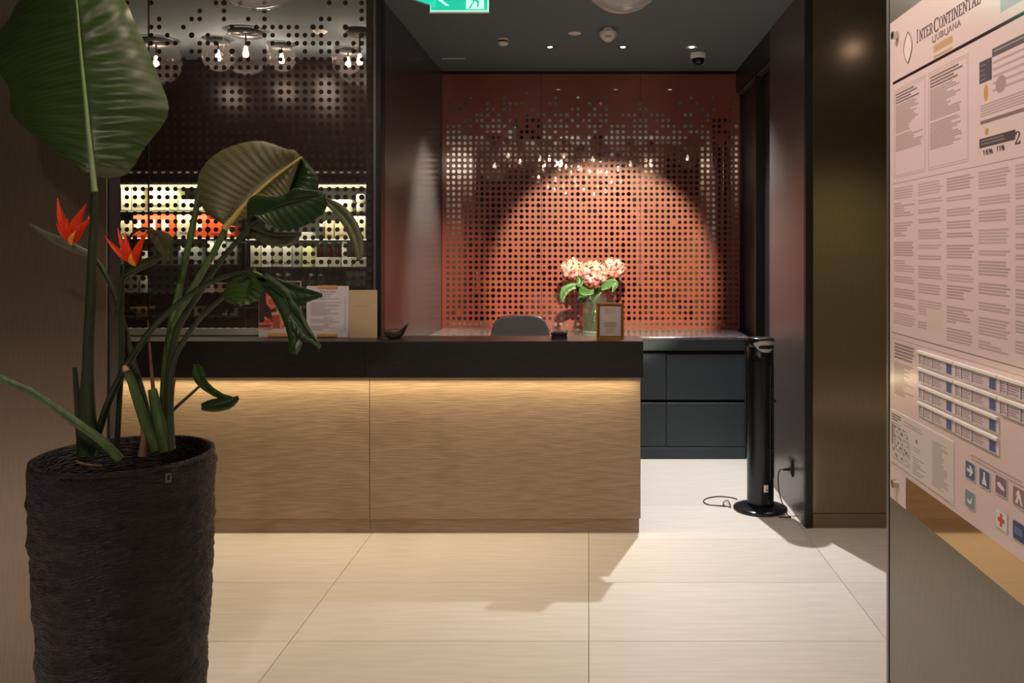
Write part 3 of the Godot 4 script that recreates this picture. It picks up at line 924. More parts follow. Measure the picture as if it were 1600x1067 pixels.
func product(kind: String, px0: float, px1: float, py0: float, py1: float, c: Color, label: String, group: String) -> void:
	var d := 6.50 if kind == "bottle" and label.contains("dark red") else 6.36 if kind == "jar" else 6.31
	# shelf height comes from the front edge at 6.27; keep the thing standing on it
	var y := P(0, py1, 6.27).y + 0.0005
	var a := P(px0, py0, d)
	var b := P(px1, py1, d)
	a.x = maxf(a.x, -3.482)
	b.x = minf(b.x, -1.622)
	var w := b.x - a.x
	var h := a.y - y
	var t := thing({"label_carton": "carton"}.get(kind, kind), label, {"label_carton": "box", "carton": "box", "canister": "bottle", "tumbler": "glass"}.get(kind, kind), Vector3((a.x + b.x) / 2, y, -d), 0.0, group)
	var mt := mat(c, 0.5)
	match kind:
		"carton", "label_carton":
			mesh("body", span(-w / 2, w / 2, 0, h, -0.12, 0, 0.002), mt, t)
			mesh("lid", span(-w / 2 + 0.001, w / 2 - 0.001, h, h + 0.0012, -0.118, -0.002, 0.0), mt, t)
			if kind == "label_carton":
				mesh("label", span(-w * 0.44, w * 0.06, h * 0.30, h * 0.74, 0, 0.0012, 0.0), M.white, t)
			elif w > 0.06 and h > 0.08:
				mesh("label", span(-w * 0.3, w * 0.3, h * 0.14, h * 0.24, 0, 0.0010, 0.0), mat(c.darkened(0.35), 0.6), t)
		"bottle":
			var r := w / 2
			mesh("body", lathe([Vector2(0, 0), Vector2(r, 0.001), Vector2(r, h * 0.62), Vector2(r * 0.85, h * 0.72), Vector2(r * 0.4, h * 0.80)], 16), mt, t, Vector3(0, 0, -r))
			mesh("cap", lathe([Vector2(r * 0.46, h * 0.80), Vector2(r * 0.46, h * 0.98), Vector2(r * 0.40, h), Vector2(0, h)], 14), M.white, t, Vector3(0, 0, -r))
		"canister":
			var r := w / 2
			mesh("body", lathe([Vector2(0, 0), Vector2(r * 0.9, 0.001), Vector2(r, h * 0.12), Vector2(r, h * 0.38), Vector2(r * 0.72, h * 0.48)], 18), mt, t, Vector3(0, 0, -r))
			mesh("lid", lathe([Vector2(r * 0.72, h * 0.48), Vector2(r, h * 0.58), Vector2(r, h * 0.92), Vector2(r * 0.8, h), Vector2(0, h)], 18), mt, t, Vector3(0, 0, -r))
		"jar":
			var r := w / 2
			mesh("body", lathe([Vector2(0, 0), Vector2(r, 0.001), Vector2(r, h * 0.66), Vector2(r * 0.9, h * 0.70)], 16), mt, t, Vector3(0, 0, -r))
			mesh("lid", lathe([Vector2(r, h * 0.71), Vector2(r, h * 0.97), Vector2(r * 0.92, h), Vector2(0, h)], 16), M.offwhite, t, Vector3(0, 0, -r))
		"bowl":
			var r := w / 2
			mesh("body", lathe([Vector2(0, 0.0), Vector2(r * 0.45, 0.001), Vector2(r * 0.85, h * 0.5), Vector2(r, h), Vector2(r * 0.95, h), Vector2(r * 0.8, h * 0.55), Vector2(0, h * 0.15)], 24), mt, t, Vector3(0, 0, -r))
			mesh("foot", lathe([Vector2(r * 0.5, 0.0), Vector2(r * 0.48, 0.004), Vector2(r * 0.3, 0.004)], 20), mt, t, Vector3(0, 0, -r))
		"tumbler":
			var r := w / 2
			mesh("wall", lathe([Vector2(r * 0.85, 0.004), Vector2(r, h), Vector2(r * 0.94, h), Vector2(r * 0.8, 0.008)], 18), M.glass, t, Vector3(0, 0, -r))
			mesh("bottom", lathe([Vector2(0, 0), Vector2(r * 0.85, 0.0), Vector2(r * 0.85, 0.006), Vector2(0, 0.006)], 18), pane(rgb(200, 220, 210), 0.3), t, Vector3(0, 0, -r))

# ------------------------------------------------------------------ things on the counter
func build_counter_items() -> void:
	var top := 1.0702
	# poster with a drink being poured
	var t := thing("poster_stand", "picture card of salmon drink poured into a glass, standing behind the drooping leaf", "poster", Vector3(P(437, 0, 4.86).x, top, -4.86))
	mesh("card", span(-0.120, 0.120, 0.0, 0.318, -0.006, 0.0, 0.001), M.white, t)
	var im := Image.create(240, 318, false, Image.FORMAT_RGB8)
	im.fill(rgb(70, 58, 56))
	im.fill_rect(Rect2i(0, 262, 240, 56), rgb(214, 200, 196))
	poly(im, [Vector2(0, 236), Vector2(90, 232), Vector2(110, 262), Vector2(60, 282), Vector2(0, 270)], rgb(206, 142, 118))
	poly(im, [Vector2(0, 250), Vector2(80, 246), Vector2(60, 262), Vector2(0, 262)], rgb(150, 70, 52))
	poly(im, [Vector2(40, 66), Vector2(78, 92), Vector2(58, 110), Vector2(100, 150), Vector2(70, 160), Vector2(44, 128), Vector2(40, 100)], rgb(226, 122, 96))
	ell(im, 84, 110, 40, 34, rgb(238, 150, 122))
	ell(im, 80, 114, 26, 22, rgb(214, 100, 76))
	poly(im, [Vector2(100, 80), Vector2(126, 110), Vector2(118, 180), Vector2(100, 180), Vector2(104, 130)], rgb(238, 158, 128))
	poly(im, [Vector2(72, 176), Vector2(150, 172), Vector2(144, 270), Vector2(84, 270)], rgb(190, 92, 70))
	poly(im, [Vector2(72, 176), Vector2(150, 172), Vector2(150, 190), Vector2(74, 194)], rgb(238, 170, 140))
	poly(im, [Vector2(120, 196), Vector2(148, 192), Vector2(142, 268), Vector2(122, 268)], rgb(232, 150, 120))
	ell(im, 50, 226, 22, 16, rgb(232, 76, 50))
	poly(im, [Vector2(28, 206), Vector2(40, 202), Vector2(52, 216), Vector2(42, 218)], rgb(240, 190, 150))
	im.fill_rect(Rect2i(0, 296, 50, 22), rgb(206, 200, 200))
	mesh("picture", quad_mesh(0.236, 0.314), print_mat(im, 0.4), t, Vector3(0, 0.159, 0.0006))
	mesh("wooden_clip", span(-0.066, 0.09, 0.004, 0.026, -0.012, 0.008, 0.002), mat(rgb(206, 160, 100), 0.5), t)
	# price list
	var pl := thing("price_list", "white printed price list held by wooden clips top and bottom", "menu", Vector3(P(512, 0, 4.84).x, top, -4.84))
	pl.rotation.y = 0.04
	mesh("board", span(-0.119, 0.119, 0.0, 0.292, -0.005, 0.0, 0.001), M.white, pl)
	var p2 := Image.create(238, 292, false, Image.FORMAT_RGB8)
	p2.fill(rgb(222, 214, 216))
	var ink := rgb(120, 110, 114)
	lines(p2, Rect2(95, 46, 50, 5), 6, 3, ink, 0.9, 1.0, true)
	lines(p2, Rect2(22, 58, 190, 22), 6, 2, ink, 0.4, 0.95)
	lines(p2, Rect2(22, 92, 180, 74), 6, 2, ink, 0.4, 0.98)
	lines(p2, Rect2(95, 178, 50, 5), 6, 3, ink, 0.9, 1.0, true)
	lines(p2, Rect2(22, 188, 190, 22), 6, 2, ink, 0.5, 0.98)
	lines(p2, Rect2(95, 216, 50, 5), 6, 3, ink, 0.9, 1.0, true)
	lines(p2, Rect2(22, 226, 170, 30), 6, 2, ink, 0.4, 0.9)
	lines(p2, Rect2(212, 60, 14, 190), 9, 2, ink, 0.6, 1.0)
	mesh("sheet", quad_mesh(0.236, 0.290), print_mat(p2, 0.45), pl, Vector3(0, 0.146, 0.0006))
	var title := text("Price List", 0.0125, mat(rgb(70, 62, 66), 0.6), pl, Vector3(0, 0.260, 0.001), Vector3.ZERO, "Droid Serif", "title", 1.15)
	title.transform.basis = title.transform.basis * Basis(Vector3(1, 0, 0), Vector3(0.22, 1, 0), Vector3(0, 0, 1))
	var clipm := mat(rgb(208, 160, 98), 0.5)
	mesh("wooden_clip", span(-0.055, 0.055, 0.278, 0.296, -0.011, 0.007, 0.002), clipm, pl)
	mesh("wooden_clip", span(-0.058, 0.054, 0.004, 0.022, -0.011, 0.007, 0.002), clipm, pl)
	# beige card
	var bc := thing("menu_folder", "plain beige menu folder with faint lettering right of the price list", "menu", Vector3(P(567.5, 0, 4.83).x, top, -4.83))
	mesh("cover", slab(rounded(0.160, 0.270, 0.004), 0.006), mat(rgb(200, 178, 142), 0.6), bc, Vector3(0, 0.135, 0))
	mesh("pages", span(-0.074, 0.076, 0.003, 0.266, -0.008, -0.003, 0.001), M.white, bc)
	var p4 := Image.create(96, 16, false, Image.FORMAT_RGB8)
	p4.fill(rgb(200, 178, 142))
	for k in 10:
		p4.fill_rect(Rect2i(3 + k * 9, 4 + (k * 5) % 3, 6, 8 - (k * 3) % 4), rgb(172, 150, 118))
	mesh("faint_print", quad_mesh(0.088, 0.012), print_mat(p4, 0.6), bc, Vector3(0, 0.180, 0.0034))
	# bowl with a raised lip
	var bw := thing("bowl", "small brown ceramic bowl with a raised lip at its right", "bowl", Vector3(P(616, 0, 4.80).x, top, -4.80))
	var rows := []
	for q in [[0.020, 0.0], [0.034, 0.002], [0.052, 0.018], [0.060, 0.036], [0.063, 0.046], [0.0615, 0.047], [0.058, 0.038], [0.046, 0.018], [0.02, 0.008], [0.0005, 0.006]]:
		var row := []
		for k in 41:
			var a := TAU * (k % 40) / 40.0
			var lip := pow(maxf(0.0, cos(a)), 3.0) * smoothstep(0.01, 0.047, q[1])
			var r: float = q[0] * (1.0 + 0.30 * lip)
			row.append(Vector3(cos(a) * r, q[1] + 0.040 * lip, sin(a) * r))
		rows.append(row)
	var st := st_new()
	put_grid(st, rows, true)
	mesh("body", done(st), tri_mat(mat(rgb(112, 92, 78), 0.35), M.grain, Vector3(8, 8, 8)), bw)
	mesh("foot", lathe([Vector2(0.0, 0.0005), Vector2(0.030, 0.0005), Vector2(0.034, 0.005)], 24), mat(rgb(86, 70, 60), 0.5), bw)
	# black tray
	var tr := thing("card_tray", "small black tray lying on the counter left of the gold frame", "tray", Vector3(P(874, 0, 4.80).x, top, -4.80))
	mesh("base", slab(rounded(0.086, 0.080, 0.010), 0.014), M.black, tr, Vector3(0, 0.007, 0), Vector3(-PI / 2, 0, 0))
	mesh("rim", slab(rounded(0.092, 0.086, 0.012), 0.012), M.black, tr, Vector3(0, 0.028, 0), Vector3(-PI / 2, 0, 0))
	mesh("well", slab(rounded(0.070, 0.062, 0.008), 0.002), M.black_gap, tr, Vector3(0, 0.0352, 0), Vector3(-PI / 2, 0, 0))
	mesh("collar", slab(rounded(0.078, 0.072, 0.009), 0.010), M.black_gap, tr, Vector3(0, 0.018, 0), Vector3(-PI / 2, 0, 0))
	# gold frame
	var gf := thing("picture_frame", "small gold framed notice standing on the counter before the vase", "frame", Vector3(P(953.5, 0, 4.76).x, top, -4.76))
	gf.rotation.y = -0.05
	var gold := mat(rgb(206, 148, 62), 0.32, 0.75)
	var gold_in := mat(rgb(120, 72, 28), 0.4, 0.6)
	var fw := 0.153
	var fh := 0.202
	for q in [[-fw / 2, -fw / 2 + 0.010, 0.0, fh], [fw / 2 - 0.010, fw / 2, 0.0, fh], [-fw / 2 + 0.010, fw / 2 - 0.010, 0.0, 0.010], [-fw / 2 + 0.010, fw / 2 - 0.010, fh - 0.010, fh]]:
		mesh("frame_bar", span(q[0], q[1], q[2], q[3], -0.008, 0.008, 0.0025), gold, gf)
	for q in [[-fw / 2 + 0.010, -fw / 2 + 0.016, 0.010, fh - 0.010], [fw / 2 - 0.016, fw / 2 - 0.010, 0.010, fh - 0.010], [-fw / 2 + 0.016, fw / 2 - 0.016, 0.010, 0.016], [-fw / 2 + 0.016, fw / 2 - 0.016, fh - 0.016, fh - 0.010]]:
		mesh("inner_lip", span(q[0], q[1], q[2], q[3], -0.006, 0.003, 0.001), gold_in, gf)
	mesh("back", span(-fw / 2 + 0.004, fw / 2 - 0.004, 0.004, fh - 0.004, -0.012, -0.006, 0.001), M.black, gf)
	var p3 := Image.create(122, 170, false, Image.FORMAT_RGB8)
	p3.fill(rgb(206, 192, 184))
	var ink3 := rgb(140, 122, 116)
	lines(p3, Rect2(24, 18, 76, 30), 6, 2, ink3, 0.6, 1.0, true)
	lines(p3, Rect2(18, 92, 86, 30), 6, 3, ink3, 0.7, 1.0, true)
	lines(p3, Rect2(24, 126, 74, 28), 6, 2, ink3, 0.5, 1.0, true)
	mesh("sheet", quad_mesh(fw - 0.031, fh - 0.031), print_mat(p3, 0.5), gf, Vector3(0, fh / 2, -0.0055))
	mesh("glazing", span(-fw / 2 + 0.011, fw / 2 - 0.011, 0.011, fh - 0.011, -0.004, -0.002, 0.0), M.glass, gf)

func bloom_mesh(r: float, seed_: int) -> ArrayMesh:
	var g := RandomNumberGenerator.new()
	g.seed = seed_
	var st := st_new()
	st.set_smooth_group(0)
	var n := 150
	for i in n:
		var y := 1.0 - 2.0 * (i + 0.5) / n
		if y < -0.75: continue
		var a := i * 2.39996 + g.randf() * 0.5
		var rr := sqrt(1.0 - y * y)
		var dir := Vector3(cos(a) * rr, y, sin(a) * rr)
		var out := dir * r * g.randf_range(0.80, 1.0) * Vector3(1, 0.86, 1)
		var u := dir.cross(Vector3(g.randf() - 0.5, g.randf() - 0.5, g.randf() - 0.5)).normalized()
		var v := (u.cross(dir) + dir * g.randf_range(0.2, 0.9)).normalized()
		var w := u.cross(v)
		var s := r * g.randf_range(0.24, 0.36)
		var warm := clampf(y * 0.5 + 0.5 + g.randf_range(-0.35, 0.35), 0.0, 1.0)
		var c := Color(0.74, 0.20, 0.27).lerp(Color(0.80, 0.52, 0.38), warm)
		if g.randf() < 0.25: c = Color(0.80, 0.40, 0.42)
		st.set_color(c)
		var grid := []
		for p in 4:
			var row := []
			for q in 5:
				var x := (q - 2) / 2.0
				var t := p / 3.0
				var hw := s * 0.62 * sin(PI * (0.18 + 0.70 * t))
				row.append(out + u * x * hw + v * s * (t - 0.4) + w * s * (0.30 * x * x + 0.35 * (t - 0.5) * (t - 0.5) + 0.05 * sin(x * 5.0 + i)))
			grid.append(row)
		put_grid(st, grid)
	return done(st)

func build_vase() -> void:
	var at := Vector3(P(929, 0, 6.70).x, 0.9135, -6.70)
	var v := thing("flower_vase", "clear glass cylinder vase on the stone worktop holding three pink blooms", "vase", at)
	mesh("wall", lathe([Vector2(0.096, 0.004), Vector2(0.098, 0.300), Vector2(0.094, 0.302), Vector2(0.091, 0.298), Vector2(0.089, 0.016)], 40), pane(rgb(120, 140, 130), 0.08), v)
	mesh("bottom", lathe([Vector2(0.0, 0.0), Vector2(0.094, 0.0), Vector2(0.096, 0.005), Vector2(0.089, 0.018), Vector2(0.0, 0.016)], 40), pane(rgb(190, 220, 208), 0.25), v)
	mesh("water", lathe([Vector2(0.0, 0.019), Vector2(0.0875, 0.019), Vector2(0.0875, 0.15), Vector2(0.0, 0.15)], 36), pane(rgb(40, 56, 38), 0.28), v)
	var b := thing("flower_bouquet", "bouquet of three pink and cream blooms with green leaves in the glass vase", "flowers", at + Vector3(0, 0.02, 0))
	var pm := mat(Color.WHITE, 0.6, 0.0, {"vertex_color_use_as_albedo": true, "backlight_enabled": true, "backlight": Color(0.25, 0.16, 0.15)})
	var o := -b.position
	var heads := [P(896, 422, 6.68), P(927, 428, 6.60), P(959, 420, 6.70)]
	for i in 3:
		var h := mesh("bloom", bloom_mesh([0.108, 0.118, 0.100][i], 40 + i), pm, b, heads[i] + o)
		mesh("stem", tube([Vector3(0, -0.04, 0), (Vector3(at.x + (i - 1) * 0.03, 1.22, at.z) - heads[i]), (Vector3(at.x - (i - 1) * 0.05, 0.94, at.z + 0.02) - heads[i])], 0.006, 0.005, 7, 14), M.stem, h)
	var lf := mat(rgb(66, 110, 58), 0.4, 0.0, {"backlight_enabled": true, "backlight": Color(0.1, 0.2, 0.06)})
	for q in [
		[[[908, 446], [894, 446], [882, 453], [877, 465], [879, 472]], [[906, 443], [892, 442], [878, 449], [875, 462], [878, 472]], [[908, 451], [898, 452], [888, 458], [882, 468], [880, 472]], 6.62],
		[[[906, 432], [908, 440], [904, 446], [902, 448]], [[900, 432], [902, 438], [900, 444], [902, 448]], [[912, 431], [912, 440], [908, 447], [903, 448]], 6.58],
		[[[928, 456], [918, 458], [910, 456], [905, 450]], [[928, 452], [920, 452], [912, 448], [906, 447]], [[928, 459], [916, 462], [906, 460], [904, 453]], 6.54],
		[[[940, 450], [950, 444], [960, 442], [964, 446], [956, 456]], [[940, 446], [948, 438], [960, 436], [966, 444], [958, 457]], [[940, 454], [950, 452], [956, 448], [956, 452], [955, 456]], 6.56],
		[[[904, 462], [912, 468], [918, 466]], [[900, 458], [908, 462], [918, 462]], [[902, 468], [912, 474], [919, 470]], 6.70],
		[[[938, 450], [928, 460], [922, 470]], [[932, 448], [922, 456], [920, 470]], [[944, 452], [936, 464], [926, 474]], 6.74]]:
		mesh("leaf", leaf_mesh(pp(q[0], q[3], q[3] - 0.03), pp(q[1], q[3] + 0.02, q[3] - 0.03), pp(q[2], q[3] - 0.02, q[3] - 0.04), 0.008, 0.0015, 7.0, 30, 5), lf, b, o)

func build_chair() -> void:
	var c := thing("office_chair", "grey mesh-backed office chair behind the counter", "chair", Vector3(P(816, 0, 5.75).x, 0, -5.75))
	var pts := PackedVector2Array()
	for q in [[-0.215, 0.60], [-0.205, 0.90], [-0.190, 1.04], [-0.165, 1.095], [-0.125, 1.122], [-0.06, 1.130], [0.06, 1.130], [0.125, 1.122], [0.165, 1.095], [0.190, 1.04], [0.205, 0.90], [0.215, 0.60], [0.17, 0.56], [-0.17, 0.56]]:
		pts.append(Vector2(q[0] * 0.95, q[1]))
	mesh("backrest", slab(pts, 0.03), tri_mat(mat(rgb(150, 153, 158), 0.8), M.grain, Vector3(30, 30, 30)), c, Vector3(0, 0, 0.16))
	var edge := []
	for p in pts:
		edge.append(Vector3(p.x, p.y, 0.16))
	edge.append(edge[0])
	mesh("back_frame", tube(edge, 0.009, 0.009, 8), mat(rgb(150, 150, 152), 0.35, 0.6), c)
	mesh("lumbar_bar", span(-0.19, 0.19, 0.90, 1.02, 0.176, 0.180, 0.001), mat(rgb(138, 138, 140), 0.7), c)
	mesh("seat", slab(rounded(0.46, 0.44, 0.07), 0.07), mat(rgb(50, 50, 54), 0.8), c, Vector3(0, 0.47, -0.06), Vector3(-PI / 2, 0, 0))
	mesh("back_support", tube([Vector3(0, 0.46, 0.05), Vector3(0, 0.48, 0.16), Vector3(0, 0.66, 0.155)], 0.025, 0.02, 8, 10), M.black, c)
	mesh("column", lathe([Vector2(0.03, 0.09), Vector2(0.03, 0.30), Vector2(0.02, 0.30), Vector2(0.02, 0.435)], 16), M.chrome, c)
	for k in 5:
		var a := TAU * k / 5.0 + 0.3
		var d := Vector3(cos(a), 0, sin(a))
		mesh("leg", tube([Vector3(0, 0.10, 0), d * 0.16 + Vector3(0, 0.09, 0), d * 0.27 + Vector3(0, 0.07, 0)], 0.022, 0.014, 8), M.black, c)
		mesh("caster", lathe([Vector2(0, -0.03), Vector2(0.022, -0.028), Vector2(0.028, 0.0), Vector2(0.022, 0.028), Vector2(0, 0.03)], 14), M.black, c, d * 0.27 + Vector3(0, 0.029, 0), Vector3(0, -a, PI / 2))

# ------------------------------------------------------------------ tower fan, socket and cables
func build_fan() -> void:
	var at := Vector3(P(1188, 0, 5.157).x, 0, -5.157)
	var f := thing("tower_fan", "black tower fan on a round base beside the bronze pillar", "fan", at)
	var shell := mat(rgb(20, 21, 22), 0.25)
	mesh("base", lathe([Vector2(0, 0.0), Vector2(0.155, 0.0), Vector2(0.162, 0.006), Vector2(0.160, 0.013), Vector2(0.135, 0.022), Vector2(0.095, 0.030), Vector2(0.0, 0.033)], 48), mat(rgb(30, 33, 38), 0.18), f)
	mesh("body", lathe([Vector2(0.0, 0.030), Vector2(0.078, 0.030), Vector2(0.080, 0.045), Vector2(0.080, 0.900), Vector2(0.080, 0.985), Vector2(0.0, 0.985)], 40), shell, f)
	mesh("head", lathe([Vector2(0.0, 0.985), Vector2(0.081, 0.985), Vector2(0.0825, 1.030), Vector2(0.080, 1.036), Vector2(0.0, 1.038)], 40), shell, f)
	var patch := func(a0: float, a1: float, lo: Callable, hi: Callable, r: float) -> ArrayMesh:
		var rows := []
		for i in 9:
			var row := []
			for k in 19:
				var u := k / 18.0
				var a := lerpf(a0, a1, u)
				row.append(Vector3(sin(a) * r, lerpf(lo.call(u), hi.call(u), i / 8.0), cos(a) * r))
			rows.append(row)
		var st := st_new()
		put_grid(st, rows)
		return done(st)
	mesh("handle", patch.call(-0.75, 1.25, func(u): return 0.955 + 0.055 * pow(absf(u * 2 - 1), 2.2), func(u): return 1.026 - 0.018 * pow(absf(u * 2 - 1), 2.0), 0.0835), mat(rgb(206, 206, 210), 0.3, 0.3), f)
	mesh("grip_opening", patch.call(-0.30, 1.05, func(u): return 0.976 + 0.004 * pow(absf(u * 2 - 1), 4.0), func(u): return 0.998 - 0.006 * pow(absf(u * 2 - 1), 6.0), 0.0845), M.black_gap, f)
	# grille on the side turned to the pillar
	var st := st_new()
	for k in 62:
		var y := 0.20 + k * 0.0108
		if absf(y - 0.66) < 0.008: continue
		var pts := []
		for i in 11:
			var a := lerpf(0.62, 2.4, i / 10.0)
			pts.append(Vector3(sin(a) * 0.0815, y, cos(a) * 0.0815))
		put_tube(st, pts, 0.0022, 0.0022, 5)
	tag(mesh("grille_slats", done(st), mat(rgb(38, 40, 42), 0.35), f), "", "", "", "stuff")
	for q in [0.60, 2.42]:
		mesh("grille_edge", span(sin(q) * 0.082 - 0.002, sin(q) * 0.082 + 0.002, 0.19, 0.87, cos(q) * 0.082 - 0.002, cos(q) * 0.082 + 0.002, 0.0005), mat(rgb(70, 72, 74), 0.3), f)
	mesh("grille_band", span(0.045, 0.083, 0.655, 0.667, -0.03, 0.062, 0.001), shell, f)
	mesh("sticker", patch.call(0.06, 0.42, func(_u): return 0.122, func(_u): return 0.166, 0.0806), M.white, f)
	mesh("sticker_print", patch.call(0.26, 0.38, func(_u): return 0.130, func(_u): return 0.142, 0.0809), M.steel_grey, f)
	# socket
	var so := thing("wall_socket", "double socket plate on the bronze pillar side behind the fan", "socket", Vector3(1.2188, 0.265, -5.12))
	mesh("plate", span(-0.010, 0.0, -0.052, 0.052, -0.042, 0.042, 0.002), mat(rgb(52, 52, 54), 0.3, 0.5), so)
	mesh("socket_face", span(-0.013, -0.009, -0.042, -0.002, -0.03, 0.03, 0.002), M.black, so)
	mesh("socket_face", span(-0.013, -0.009, 0.006, 0.044, -0.03, 0.03, 0.002), M.black, so)
	var cb := thing("power_cable", "thin black cable from the socket down to the fan base with its plug", "cable", Vector3(1.195, 0.25, -5.12))
	var o := -cb.position
	mesh("plug", tube([Vector3(1.204, 0.252, -5.12), Vector3(1.165, 0.250, -5.12)], 0.013, 0.008, 10), M.black, cb, o)
	mesh("cord", tube([Vector3(1.168, 0.250, -5.12), Vector3(1.145, 0.245, -5.11), Vector3(1.130, 0.21, -5.09), Vector3(1.132, 0.12, -5.06), Vector3(1.150, 0.05, -5.02), Vector3(1.165, 0.015, -5.0), Vector3(1.180, 0.0045, -4.985), Vector3(1.11, 0.0045, -4.985)], 0.0032, 0.0032, 7, 60), M.black, cb, o)
	var lp := thing("cable_loop", "loop of thin dark cable lying on the floor left of the fan", "cable", Vector3(0.86, 0.004, -5.25))
	var o2 := -lp.position
	var fl := func(list: Array) -> Array:
		var out := []
		for q in list:
			var dd: float = EYE * F / (q[1] - 387.0)
			var w := P(q[0], q[1], dd)
			out.append(Vector3(w.x, 0.0042, w.z))
		return out
	mesh("cord", tube(fl.call([[1152, 781], [1146, 779], [1138, 777.5], [1122, 776.5], [1106, 779], [1099, 784], [1106, 789], [1122, 791], [1134, 791.5], [1138, 792.5], [1142, 793.5]]), 0.0032, 0.0032, 7, 70), mat(rgb(56, 34, 36), 0.5), lp, o2)
	mesh("twist", tube(fl.call([[1132, 793], [1130, 788], [1134, 784.5], [1138, 785], [1140, 789], [1142, 792]]), 0.003, 0.003, 7, 40), mat(rgb(56, 34, 36), 0.5), lp, o2 + Vector3(0, 0.005, 0))

# ------------------------------------------------------------------ ceiling
func build_ceiling_items() -> void:
	var C := 3.05
	for q in [[862, "recessed ceiling spot left of the middle one, tilted towards the wall", 0.3], [973, "recessed ceiling spot in the middle of the alcove ceiling", 0.12], [1080, "brightest recessed ceiling spot, right one, near the dome camera", 0.0]]:
		var at := Vector3(P(q[0], 75, 6.27).x, C, -6.245)
		var l := thing("ceiling_spotlight", q[1], "ceiling light", at, 0.0, "recessed spots of the alcove ceiling")
		mesh("trim_ring", lathe([Vector2(0.026, -0.001), Vector2(0.040, -0.004), Vector2(0.042, 0.0), Vector2(0.026, 0.0)], 28), M.black if q[0] != 1080 else M.white, l)
		mesh("lens_lamp", lathe([Vector2(0.0, -0.006), Vector2(0.014, -0.005), Vector2(0.020, -0.001), Vector2(0.020, 0.0)], 20), glow(Color(1.0, 0.96, 0.90), 9.0 if q[0] == 1080 else 4.0), l, Vector3(-0.012 if q[0] == 862 else 0.0, -0.0005, 0.004))
	# flat white disc and puck shaped detectors
	var w := thing("ceiling_speaker", "flat white oval cover on the ceiling left of the smoke detector", "ceiling cover", Vector3(P(898, 52, 5.85).x, C, -5.845))
	mesh("cover", lathe([Vector2(0.0, -0.008), Vector2(0.036, -0.007), Vector2(0.042, -0.003), Vector2(0.042, 0.0)], 28), M.white, w)
	mesh("rim", lathe([Vector2(0.042, -0.003), Vector2(0.045, -0.002), Vector2(0.045, 0.0)], 28), M.offwhite, w)
	var p := thing("puck_detector", "small white puck on a black neck hanging from the ceiling at left", "detector", Vector3(P(786, 66, 6.0).x, C, -6.0))
	mesh("neck", lathe([Vector2(0.036, 0.0), Vector2(0.036, -0.012), Vector2(0.030, -0.012), Vector2(0.030, -0.022)], 24), M.offwhite, p)
	mesh("gap_ring", lathe([Vector2(0.034, -0.013), Vector2(0.034, -0.023), Vector2(0.0, -0.023)], 24), M.black, p)
	mesh("puck", lathe([Vector2(0.0, -0.046), Vector2(0.026, -0.044), Vector2(0.036, -0.036), Vector2(0.036, -0.025), Vector2(0.0, -0.024)], 28), M.white, p)
	var s := thing("smoke_detector", "white cone-shaped smoke detector on the ceiling", "smoke detector", Vector3(P(951, 50, 5.55).x, C, -5.72))
	mesh("base_plate", lathe([Vector2(0.034, 0.0), Vector2(0.034, -0.014), Vector2(0.054, -0.020), Vector2(0.058, -0.030)], 32), M.white, s)
	mesh("housing", lathe([Vector2(0.058, -0.030), Vector2(0.058, -0.046), Vector2(0.044, -0.066), Vector2(0.022, -0.086), Vector2(0.0, -0.092)], 32), M.offwhite, s)
	mesh("vent_slot", span(-0.020, 0.020, -0.060, -0.057, 0.040, 0.052, 0.0005), M.black_gap, s)
	mesh("vent_slot", span(-0.016, 0.016, -0.068, -0.065, 0.034, 0.046, 0.0005), M.black_gap, s)
	var c := thing("dome_camera", "white dome security camera with dark lens at the ceiling edge", "camera", Vector3(P(1091, 100, 6.45).x, C, -6.45))
	mesh("base_ring", lathe([Vector2(0.058, 0.0), Vector2(0.058, -0.030), Vector2(0.052, -0.038), Vector2(0.046, -0.040)], 32), M.white, c)
	mesh("dome", lathe([Vector2(0.046, -0.038), Vector2(0.044, -0.058), Vector2(0.034, -0.076), Vector2(0.018, -0.086), Vector2(0.0, -0.089)], 32), mat(rgb(10, 10, 12), 0.08), c)
	mesh("lens_ring", tube([Vector3(0.002, -0.066, 0.032), Vector3(0.003, -0.076, 0.044)], 0.013, 0.011, 14), mat(rgb(120, 120, 124), 0.2, 0.8), c)
	var h := thing("ceiling_slot", "thin pale slot line in the ceiling near the left wall", "vent", Vector3(P(708, 92, 6.6).x, C, -6.62))
	mesh("slot", span(-0.088, 0.088, -0.003, 0.0, -0.012, 0.012, 0.0005), M.white, h)
	mesh("slot_edge", span(-0.088, 0.088, -0.0045, -0.003, -0.004, 0.004, 0.0), M.offwhite, h)
	var pk := thing("display_detector", "small white detector on the ceiling behind the dotted glass", "detector", Vector3(P(500, 50, 5.78).x, C, -5.78))
	mesh("cover", lathe([Vector2(0.0, -0.022), Vector2(0.03, -0.018), Vector2(0.046, -0.006), Vector2(0.046, 0.0)], 24), M.white, pk)
	mesh("collar", lathe([Vector2(0.046, -0.004), Vector2(0.05, -0.002), Vector2(0.05, 0.0)], 24), M.offwhite, pk)
	# exit sign
	var e := thing("exit_sign", "green emergency exit sign with white arrow and running man, hung from the ceiling", "exit sign", Vector3(P(718, 0, 4.45).x, 2.89, -4.45))
	var gw := 0.305
	var gy := P(0, 18, 4.45).y - 2.89
	mesh("glass_plate", span(-gw / 2 - 0.002, gw / 2 + 0.002, gy - 0.006, gy + 0.165, -0.004, 0.0, 0.001), pane(rgb(200, 240, 225), 0.2), e)
	mesh("bottom_profile", span(-gw / 2 - 0.004, gw / 2 + 0.004, gy - 0.008, gy - 0.001, -0.007, 0.004, 0.001), M.white, e)
	mesh("back_plate", span(-gw / 2, gw / 2, gy, gy + 0.165, -0.006, -0.0041, 0.0), M.black, e)
	var ge := glow(rgb(14, 186, 156), 0.9)
